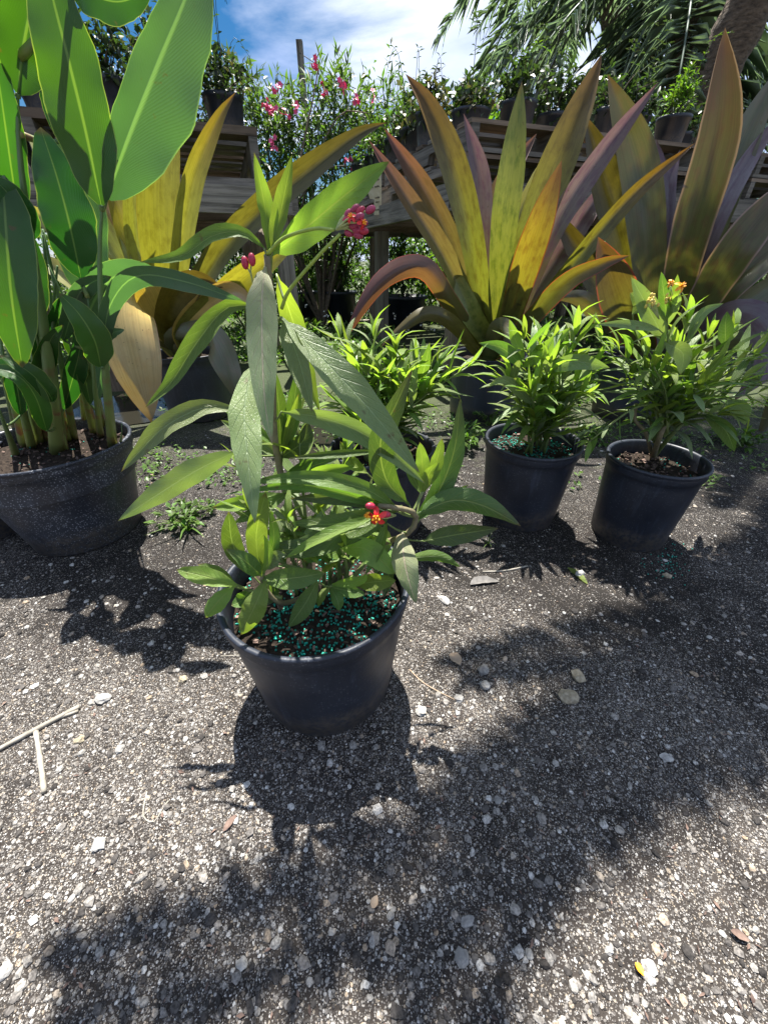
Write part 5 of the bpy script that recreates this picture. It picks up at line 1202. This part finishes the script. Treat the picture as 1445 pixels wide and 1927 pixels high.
# ------------------------------------------------------------------ oleander and hedge
def shrub(name, base, label, tips, n, ln, wd, mat, group=None, flowers=0, rads=(.5, .5, .5), crowns=3, rb=.03, cat='shrub'):
    base = Vector(base); root = empty(name, base, label, cat, group)
    mb = MB(); twigs(mb, (0, 0, -0.02), [Vector(t) - base for t in tips], rb, rb * 0.25); mb.build('trunk', 'branch', root)
    mb = MB()
    for i, t in enumerate(tips):
        leaf_cloud(mb, Vector(t) - base, rads, n // len(tips), ln, wd, clump=8, seed=i * 3.3 + base.x)
    mb.build('crown', mat, root)
    for k in range(flowers): pass
    return root
OB = Vector((-.75, 5.2, 0))
tips = [P(u, v, Y) for u, v, Y in [(470, 230, 5.0), (505, 225, 5.2), (560, 265, 5.2), (610, 225, 5.1), (640, 230, 5.1), (620, 330, 4.9), (680, 280, 5.2), (730, 230, 5.3), (520, 330, 5.0), (570, 400, 5.0), (660, 400, 5.2), (500, 270, 5.0), (655, 205, 5.2), (765, 240, 5.6), (480, 420, 5.2), (540, 460, 5.4), (620, 470, 5.4), (720, 350, 5.5)]]
ole = shrub('oleander_shrub', OB, 'tall oleander bush with pink flowers between the two timber benches', tips, 9000, .105, .024, 'leaf_oleander', rads=(.36, .36, .34), rb=.022)
for (u, v, n_) in [(523, 171, 5), (500, 200, 8), (510, 205, 8), (560, 205, 4), (593, 125, 4), (612, 172, 4), (643, 155, 4), (672, 187, 5), (650, 162, 3), (512, 270, 5), (655, 300, 5), (668, 325, 4), (680, 262, 6), (688, 266, 5), (540, 215, 3), (660, 370, 4), (625, 360, 3), (470, 250, 3), (704, 180, 3)]:
    mb = MB(); c = P(u, v, 4.62 + random.uniform(-.1, .1)) - OB
    for k in range(n_):
        q = c + rv() * .022
        mb.tube([c, q], .003, 4)
        ax = (rv() + Vector((0, -1, .4))).normalized(); A1 = ax.orthogonal().normalized(); B1 = ax.cross(A1)
        for s in range(5):
            a = 2 * pi * s / 5; leaf_quad(mb, q, A1 * cos(a) + B1 * sin(a) + ax * .35, ax, .026, .022)
    mb.build('flower_cluster', 'flower_pink', ole)
# arching bare canes
for pts in ([(565, 400, 4.7), (590, 310, 4.7), (640, 215, 4.7), (690, 212, 4.7)], [(560, 380, 4.6), (600, 320, 4.6), (650, 285, 4.6), (700, 255, 4.7)], [(560, 330, 4.65), (575, 250, 4.65), (590, 180, 4.65), (600, 120, 4.65)], [(565, 360, 4.6), (620, 315, 4.55), (690, 315, 4.55)]):
    c_ = spline([P(*q) - OB for q in pts], 12); mb = MB(); mb.tube(c_, [.010 - .006 * i / 12 for i in range(13)], 6); mb.build('cane', 'branch', ole)
gh = 'shrubs beyond the benches'
hedge = [(-5.6, 6.6, 2.0, 'leaf_hedge'), (-4.2, 7.0, 2.2, 'leaf_hedge'), (-3.0, 6.8, 2.1, 'leaf_bright'), (-1.9, 7.2, 1.9, 'leaf_hedge'), (-.9, 8.2, 2.0, 'leaf_hedge'), (.1, 8.0, 1.9, 'leaf_bright'), (1.2, 7.6, 1.9, 'leaf_hedge'), (2.4, 7.4, 2.0, 'leaf_hedge'), (-6.6, 4.8, 2.6, 'leaf_hedge'), (-7.0, 3.2, 2.6, 'leaf_bright'), (-7.2, 1.6, 2.6, 'leaf_hedge'), (8.6, 5.0, 2.6, 'leaf_hedge'), (8.8, 3.2, 2.6, 'leaf_hedge'), (3.7, 7.2, 2.2, 'leaf_bright'), (5.1, 7.0, 2.3, 'leaf_hedge'), (6.6, 6.8, 2.4, 'leaf_hedge'), (8.2, 6.6, 2.4, 'leaf_hedge'), (-7.2, 6.4, 2.3, 'leaf_hedge')]
for i, (x, y, hh, mt) in enumerate(hedge):
    hh *= (.74 if -3.5 < x < 1.5 else .48 if 1.5 < x < 8 else .60); tp = [(x + random.uniform(-.6, .6), y + random.uniform(-.4, .4), hh * random.uniform(.25, .85)) for _ in range(7)]
    shrub('hedge_shrub', (x, y, 0), 'leafy green shrub growing in the row beyond the benches', tp, 2900, .10, .045, mt, gh, rads=(.62, .5, .42), rb=.03)
# low bright plants under and behind the benches
for i, (x, y, hh) in enumerate([(-1.6, 4.9, .55), (-.9, 6.2, .7), (-.2, 6.0, .6), (.5, 5.7, .75), (1.1, 5.8, .7), (1.9, 5.6, .7), (-2.6, 5.2, .6), (-2.2, 4.6, .5), (-3.4, 4.9, .6)]):
    tp = [(x + random.uniform(-.3, .3), y + random.uniform(-.25, .25), hh * random.uniform(.4, 1.0)) for _ in range(5)]
    shrub('low_shrub', (x, y, 0), 'low sunlit shrub seen through the gap beneath the timber benches', tp, 1500, .07, .032, 'leaf_bright' if i % 2 else 'leaf_hedge', 'low shrubs under and behind the benches', rads=(.34, .3, .26), rb=.012)

# fence post with wires
fp = empty('fence_post', (0, 0, 0), 'plain timber fence post standing up above the oleander', 'post')
pt = P(563, 75, 6.2); fp.location = (pt.x, 6.2, 0)
mb = MB(); mb.box((-.032, -.03, 0), (.032, .03, pt.z), 2); mb.build('post', 'wood', fp, smooth=False)
for z0, z1, dx in ((pt.z - .10, pt.z - .33, 1.05), (pt.z - .52, pt.z - .82, .85), (pt.z - .52, pt.z - 1.9, -.9), (pt.z - 1.0, pt.z - 2.2, -.8)):
    mb = MB(); mb.tube(spline([(0, -.034, z0), (dx * .5, .3, (z0 + z1) / 2 - .05), (dx, .6, z1)], 8), .004, 5); mb.build('wire', 'wire', fp)

# black tubs and boards on the ground beyond
def tub(u, v, Y, R, h, label, fol=True):
    g = P(u, v, Y); root = empty('plant_tub', (g.x, Y, 0), label, 'pot'); mb = MB(); r = R * .86
    mb.lathe([(0.001, 0.0), (r, 0), (R - .02, h * .9), (R, h * .905), (R, h - .005), (R - .008, h), (R - .02, h * .9), (.001, h * .88)], 36); mb.build('pot', 'pot_plain', root)
    if fol:
        mb = MB(); leaf_cloud(mb, (0, 0, h + .22), (R * 1.1, R, .32), 700, .07, .03, clump=7, seed=u); mb.build('foliage', 'leaf_hedge', root)
        mb = MB(); twigs(mb, (0, 0, h * .85), [(random.gauss(0, .12), random.gauss(0, .1), h + .4) for _ in range(5)], .008, .003); mb.build('stem', 'branch', root)
tub(641, 560, 5.3, .20, .36, 'square-shouldered black tub under the shrubs beyond the gap between benches')
tub(760, 570, 4.9, .26, .34, 'wide black tub of leafy growth behind the square grey bench post')
tub(578, 560, 5.6, .18, .34, 'brownish black tub beside the post of the bench behind the yellow bromeliad')
tub(1395, 400, 3.2, .20, .24, 'dark pot of hanging foliage beside the maroon bromeliad', True)
bpy.data.objects['plant_tub.003'].location.z = 0.0
for (u, v, ln, rz, lb) in ((700, 603, .9, .08, 'long pale board lying on the ground beyond the square grey post'), (790, 682, .55, .05, 'short pale board lying by the foot of the round bench post')):
    g = PZ(u, v, .02); mb = MB(); mb.box((-ln / 2, -.05, -.015), (ln / 2, .05, .015), 0); o = mb.build('board', 'wood', smooth=False); o.location = (g.x, g.y, .016); o.rotation_euler = (0, 0, rz); tag(o, lb, 'board')

# ------------------------------------------------------------------ palms
def frond_mesh(c, llen=0.34, spacing=0.024, wd=0.020, droop=0.35, start=0.12):
    mb = MB(); n = len(c) - 1; tot = sum((c[i + 1] - c[i]).length for i in range(n))
    mb.tube(c, [.016 * (1 - .85 * i / n) + .002 for i in range(n + 1)], 5)
    m = int(tot * (1 - start) / spacing)
    for k in range(m):
        s = start + (1 - start) * k / m; x = s * n; i = min(n - 1, int(x)); b = c[i].lerp(c[i + 1], x - i); T = (c[i + 1] - c[i]).normalized()
        S = T.cross(Vector((0, 0, 1)))
        if S.length < .05: S = Vector((1, 0, 0))
        S.normalize(); U = S.cross(T); wd_ = wd * random.uniform(.7, 1.2)
        l = llen * (0.45 + 0.75 * sin(pi * min(1, (s * .88 + .12)))) * random.uniform(.85, 1.1)
        for sg in (1, -1):
            d = (S * sg * .8 + T * random.uniform(.3, .8) + U * random.uniform(-.25, .55)).normalized()
            m1 = b + d * l * .5; t = b + d * l + Vector((0, 0, -droop * l * random.uniform(.3, 1.8))); w_ = T * wd_ * .5
            mb.add([b, m1 + w_, t, m1 - w_], [(0, 1, 2), (0, 2, 3)], [(0, 0), (.5, .5), (.5, 1), (.5, .5)])
    return mb
def palm(base, pathpts, r0, r1, label, n, flen, crownz=None, seed=1, extra=(), droop=1.0, group=None, el=(-.5, 1.1), az=None):
    root = empty('palm_tree', base, label, 'palm', group); B0 = Vector(base)
    c = spline([Vector(p) - B0 for p in pathpts], 40); mb = MB()
    mb.tube(c, [(r0 + (r1 - r0) * i / 40) * (1.07 if i % 2 else .95) for i in range(41)], 16, jit=.05); mb.build('trunk', 'trunk', root)
    top = c[-1]; rnd = random.Random(seed)
    for k in range(n):
        a = (k * 2.4 if az is None else az[0] + (az[1] - az[0]) * k / max(1, n - 1)) + rnd.uniform(-.3, .3); e = el[0] + (el[1] - el[0]) * rnd.random(); L_ = flen * rnd.uniform(.8, 1.1)
        d = Vector((cos(a) * cos(e), sin(a) * cos(e), sin(e))); g = Vector((0, 0, -1)) * droop
        pts = [top + d * L_ * t + g * L_ * .55 * t * t for t in (0, .25, .5, .75, 1.0)]
        frond_mesh(spline(pts, 14), llen=flen * .19, spacing=.034 * max(1, flen / 1.6), wd=.014).build('frond', 'leaf_palm', root)
    for pts in extra:
        frond_mesh(spline([top] + [Vector(p) - B0 for p in pts], 26), llen=.30 if Vector(pts[-1]).y > 2.0 else .16, spacing=.0085, wd=.034, droop=.25, start=.10).build('frond', 'leaf_palm', root)
    return root
def over(u, v, z):        # point at height z whose shadow falls on the ground at pixel (u, v)
    g = PZ(u, v, 0); return g + SUNV * (z / SUNV.z)
pb = P(1265, 300, 4.2)
trunk2 = [(2.25, 4.35, 0), P(1268, 290, 4.2), P(1335, 165, 4.1), P(1415, 0, 4.0), (2.62, 3.75, 3.2), (2.75, 3.55, 4.1)]
shadow_fronds = [[over(1500, 1130, 3.9), over(1290, 1290, 3.4), over(1110, 1430, 3.0), over(985, 1590, 2.65), over(890, 1770, 2.4), over(840, 1960, 2.2)],
       [over(1490, 1200, 3.9), over(1160, 1400, 3.4), over(880, 1600, 3.0), over(640, 1710, 2.7), over(340, 1800, 2.45), over(110, 1870, 2.3)],
       [over(1600, 900, 3.9), over(1460, 1090, 3.4), over(1240, 1190, 3.0), over(1020, 1225, 2.7), over(860, 1270, 2.6)],
       [over(1560, 1000, 3.9), over(1400, 1200, 3.3), over(1200, 1330, 2.9), over(1040, 1440, 2.6), over(900, 1500, 2.4)],
       [over(1640, 700, 3.9), over(1560, 780, 3.6), over(1480, 860, 3.2), over(1400, 960, 2.8)],
       [(2.2, 3.2, 4.1), (1.75, 2.95, 3.9), (1.3, 2.75, 3.4), (.95, 2.65, 2.9)], [(2.4, 3.0, 4.2), (2.0, 2.6, 3.9), (1.65, 2.4, 3.4), (1.45, 2.3, 2.9)], [(2.4, 3.5, 4.3), (1.9, 3.3, 4.1), (1.4, 3.1, 3.6), (1.05, 3.0, 3.0)]]  # out-of-view fronds; these last three are added to shade the maroon bromeliad
palm((2.25, 4.35, 0), trunk2, .17, .13, 'palm with thick dark leaning trunk behind the maroon bromeliad', 9, 2.4, seed=3, extra=shadow_fronds, el=(.2, 1.2), az=(-.9, 2.0))
palm((P(1165, 200, 6.2).x, 6.2, 0), [(P(1165, 200, 6.2).x, 6.2, 0), P(1168, 160, 6.2), P(1160, 60, 6.2), P(1150, -60, 6.2)], .15, .12, 'palm with pale slender trunk and drooping feathery fronds beyond the bench', 12, 1.5, seed=5, el=(-.45, .9), droop=1.2)
palm((P(1290, 200, 5.4).x, 5.4, 0), [(P(1290, 200, 5.4).x, 5.4, 0), P(1288, 120, 5.4), P(1290, 0, 5.4), P(1290, -110, 5.4)], .13, .12, 'bluish palm with a hanging curtain of fronds behind the leaning trunk', 15, 1.7, seed=9, el=(-.9, .9), droop=1.25)
palm((P(1040, 150, 7.2).x, 7.2, 0), [(P(1040, 150, 7.2).x, 7.2, 0), P(1036, 60, 7.2), P(1035, -90, 7.2)], .12, .10, 'palm whose arching fronds hang over the small vine pots', 12, 1.5, seed=12, el=(-.4, .9), droop=1.25)

# ------------------------------------------------------------------ weeds and litter
def weed(u, v, label, n, size, mat='leaf_weed', kind='leafy'):
    g = PZ(u, v, 0); root = empty('weed', (g.x, g.y, hgt(g.x, g.y)), label, 'weed'); mb = MB(); st = MB()
    for k in range(n):
        a = random.uniform(0, 6.28)
        if kind == 'grass':
            e = random.uniform(.6, 1.3); l = size * random.uniform(.5, 1.2); d = Vector((cos(a) * cos(e), sin(a) * cos(e), sin(e)))
            b = blade([Vector((0, 0, -.002)), d * l * .5, d * l + Vector((cos(a), sin(a), -1.2)) * l * .25], size * .05, 'strap', n=5, mcol=2, view=Vector((0, 0, 9))); mb.add(b.v, b.f, b.uv)
        else:
            r = size * random.uniform(.1, 1.0); tip = Vector((cos(a) * r, sin(a) * r * .8, size * random.uniform(.15, .8)))
            st.tube(spline([Vector((0, 0, -.003)), tip * .5 + Vector((0, 0, size * .1)), tip], 4), .0009, 4, cap=False)
            for q in range(5):
                leaf_quad(mb, tip * random.uniform(.6, 1.0), rv() * .7 + Vector((cos(a), sin(a), .2)), Vector((0, 0, 1)), size * .28, size * .15)
    mb.build('leaves', mat, root)
    if st.v: st.build('stem', 'stem', root)
for (u, v, lb, n, s, kd) in [(345, 985, 'low leafy weed clump beside the spotted canna pot', 26, .09, 'leafy'), (395, 965, 'small leafy weed growing between canna pot and front plant', 12, .05, 'leafy'), (355, 1000, 'upright grass tuft in the weed clump beside the canna pot', 12, .09, 'grass'),
                            (918, 1025, 'small pale grass tuft before the pot with teal granules', 16, .035, 'grass'), (872, 840, 'leafy weed clump at the foot of the ribbed bluish bromeliad pot', 30, .12, 'leafy'), (920, 800, 'round-leaved weed growing against the ribbed bluish pot', 14, .10, 'leafy'), (220, 735, 'thin grass tuft by the puddle under the gold leaf', 14, .16, 'grass'),
                            (1110, 830, 'weed patch between the two pots on the gravel', 24, .10, 'leafy'), (1390, 840, 'low weeds by the grey drooping bromeliad leaf', 30, .12, 'leafy'), (1330, 905, 'tiny weed on dark ground beside the orange-flowered pot', 10, .04, 'leafy'), (560, 640, 'tall white-flowered weed beyond the puddle', 22, .30, 'leafy'),
                            (850, 900, 'small weed behind the dark drooping milkweed leaf', 12, .06, 'leafy'), (425, 905, 'single seedling on the gravel behind the front plant', 5, .03, 'leafy')]:
    weed(u, v, lb, n, s, kind=kd)
mb = MB(); k = 0
while k < 26000:
    y = 2.0 + random.random() ** 1.3 * 7.0; x = random.uniform(-0.9 * y - .6, 1.1 * y + .6)
    d = noise.noise(Vector((x * 1.4, y * 1.4, 7.7)))
    if y < 3.1: d -= .25 * (3.1 - y)
    if d < random.uniform(-.25, .35): continue
    if not free(x, y, .03): continue
    a = random.uniform(0, 6.28); e = random.uniform(.2, 1.2); s = random.uniform(.02, .055) * (1 + .06 * y)
    leaf_quad(mb, Vector((x, y, random.uniform(0, .05))), Vector((cos(a) * cos(e), sin(a) * cos(e), sin(e))), Vector((0, 0, 1)), s, s * .5); k += 1
tag(mb.build('ground_cover', 'leaf_weed'), 'low green weeds covering the ground beneath the benches', 'weeds', kind='stuff')
mb = MB()
for _ in range(110):
    y = random.uniform(4.0, 7.0); x = random.uniform(-1.3, 1.3); z = random.uniform(.05, .25)
    for q in range(3): mb.ell(Vector((x, y, z)) + rv() * .014, (.010, .010, .008), n=5, m=3)
tag(mb.build('white_blossoms', 'flower_white'), 'tiny white weed blossoms scattered over the green ground cover', 'flowers', kind='stuff')
# moss and low leaves around the middle pots
mb = MB(); k = 0
while k < 5200:
    y = random.uniform(1.15, 2.3); x = random.uniform(-1.5, 2.3)
    if noise.noise(Vector((x * 2.6, y * 2.6, 3.1))) < random.uniform(-.1, .5) or not free(x, y, .01): continue
    a = random.uniform(0, 6.28); e = random.uniform(.1, 1.0); s = random.uniform(.008, .026)
    leaf_quad(mb, Vector((x, y, random.uniform(0, .02))), Vector((cos(a) * cos(e), sin(a) * cos(e), sin(e))), Vector((0, 0, 1)), s, s * .55); k += 1
tag(mb.build('seedlings', 'leaf_weed'), 'thin carpet of seedlings round the bromeliad pots', 'weeds', kind='stuff')

def litter(name, pts, r, mat, label, cat, flat=1.0):
    c = [PZ(u, v, 0) for u, v in pts]; o0 = c[0].copy(); o0.z = 0
    c = [Vector((p.x - o0.x, p.y - o0.y, hgt(p.x, p.y) + r * .8)) for p in c]; mb = MB(); s = spline(c, 12); mb.tube(s, [r * random.uniform(.85, 1.1) for _ in s], 6)
    o = mb.build(name, mat); o.location = o0; return tag(o, label, cat)
litter('fallen_straw', [(-30, 1425), (75, 1370), (150, 1330)], .0042, 'straw', 'longest pale dry stem lying on the sunlit gravel', 'stem')
litter('fallen_straw', [(72, 1373), (110, 1352), (147, 1338)], .0030, 'straw', 'short pale dry stem lying against the longest one', 'stem')
litter('fallen_straw', [(68, 1378), (77, 1435), (85, 1493)], .0040, 'straw', 'pale dry stem lying crosswise below the longest one', 'stem')
litter('curled_tendril', [(277, 1490), (270, 1535), (290, 1548), (308, 1520), (318, 1508)], .0011, 'straw', 'thin curled pale tendril on the gravel', 'tendril')
litter('twig', [(770, 1262), (800, 1290), (860, 1322)], .0013, 'twig', 'thin brown twig on the gravel beside the front pot', 'twig')
litter('grass_straw', [(908, 1077), (950, 1075), (992, 1067)], .0022, 'straw', 'thin grey dry blade on the gravel before the pot with teal granules', 'blade')
litter('twig', [(415, 1235), (450, 1234), (470, 1236)], .0009, 'straw', 'tiny pale stick on the gravel just left of the front pot', 'twig')['label'] = 'tiny pale stick on the gravel touching the front pot shadow'
MT['dead_grey'] = simple_mat('dead_grey', (0.07, 0.066, 0.062), (0.15, 0.14, 0.13), rough=0.8, scale=80)
def flatleaf(name, pts, wpx, mat, label, cat):
    p3 = [PZ(u, v, .004) for u, v in pts]; o0 = p3[0].copy(); o0.z = 0
    b = blade(p3, wpx * mpp(p3[1]), 'lance', 0, .25, 8, 4, 0.05, o0, p3[1] + Vector((0, 0, 5))); o = b.build(name, mat); o.location = o0; tag(o, label, cat)
flatleaf('fallen_leaf', [(1068, 1068), (1088, 1082), (1106, 1100)], 15, 'mw_young', 'fresh green fallen leaf on the gravel', 'leaf')
flatleaf('dead_leaf', [(885, 1100), (905, 1092), (940, 1094)], 20, 'dead_grey', 'flat grey dead leaf scrap near the thin dry blade', 'leaf')
flatleaf('dead_leaf', [(845, 1232), (858, 1240), (866, 1252)], 22, 'twig', 'crumpled brown dead leaf on dark ground beside the front pot', 'leaf')
flatleaf('dead_leaf', [(420, 1565), (435, 1545), (447, 1532)], 12, 'bark', 'narrow dark brown bark scrap on the sunlit gravel', 'bark')
flatleaf('dead_leaf', [(1195, 1812), (1204, 1824), (1212, 1838)], 12, 'hood', 'tiny orange fallen petal on the gravel', 'petal')
flatleaf('dead_leaf', [(700, 1710), (706, 1695), (710, 1685)], 14, 'twig', 'small tan dead leaf scrap in the frond shadow', 'leaf')
flatleaf('dead_leaf', [(1375, 1752), (1395, 1762), (1412, 1772)], 14, 'bark', 'dark bark scrap on sunlit gravel far from the pots', 'bark')
mb = MB()
for _ in range(420):
    p = PZ(random.uniform(-40, 1480), random.uniform(930, 1927) , 0)
    if not free(p.x, p.y, .01): continue
    a = random.uniform(0, 6.28); l = random.uniform(.003, .011); d = Vector((cos(a), sin(a), random.uniform(-.1, .3)))
    leaf_quad(mb, Vector((p.x, p.y, hgt(p.x, p.y) + .0025)), d, Vector((random.gauss(0, .3), random.gauss(0, .3), 1)), l, l * random.uniform(.12, .5))
tag(mb.build('leaf_litter', 'bark', smooth=False), 'tiny brown scraps of bark and leaf strewn over the gravel', 'litter', kind='stuff')
mb = MB()
for _ in range(60):
    p = PZ(random.gauss(1255, 24), random.gauss(1062, 16), 0)
    if free(p.x, p.y, .004): mb.add([Vector((p.x, p.y, hgt(p.x, p.y) + .0015)) + v * .0018 for v in ICOV], ICOF)
tag(mb.build('spilled_granules', 'prill'), 'teal fertiliser granules spilled on the ground before the orange-flowered pot', 'granules', kind='stuff')
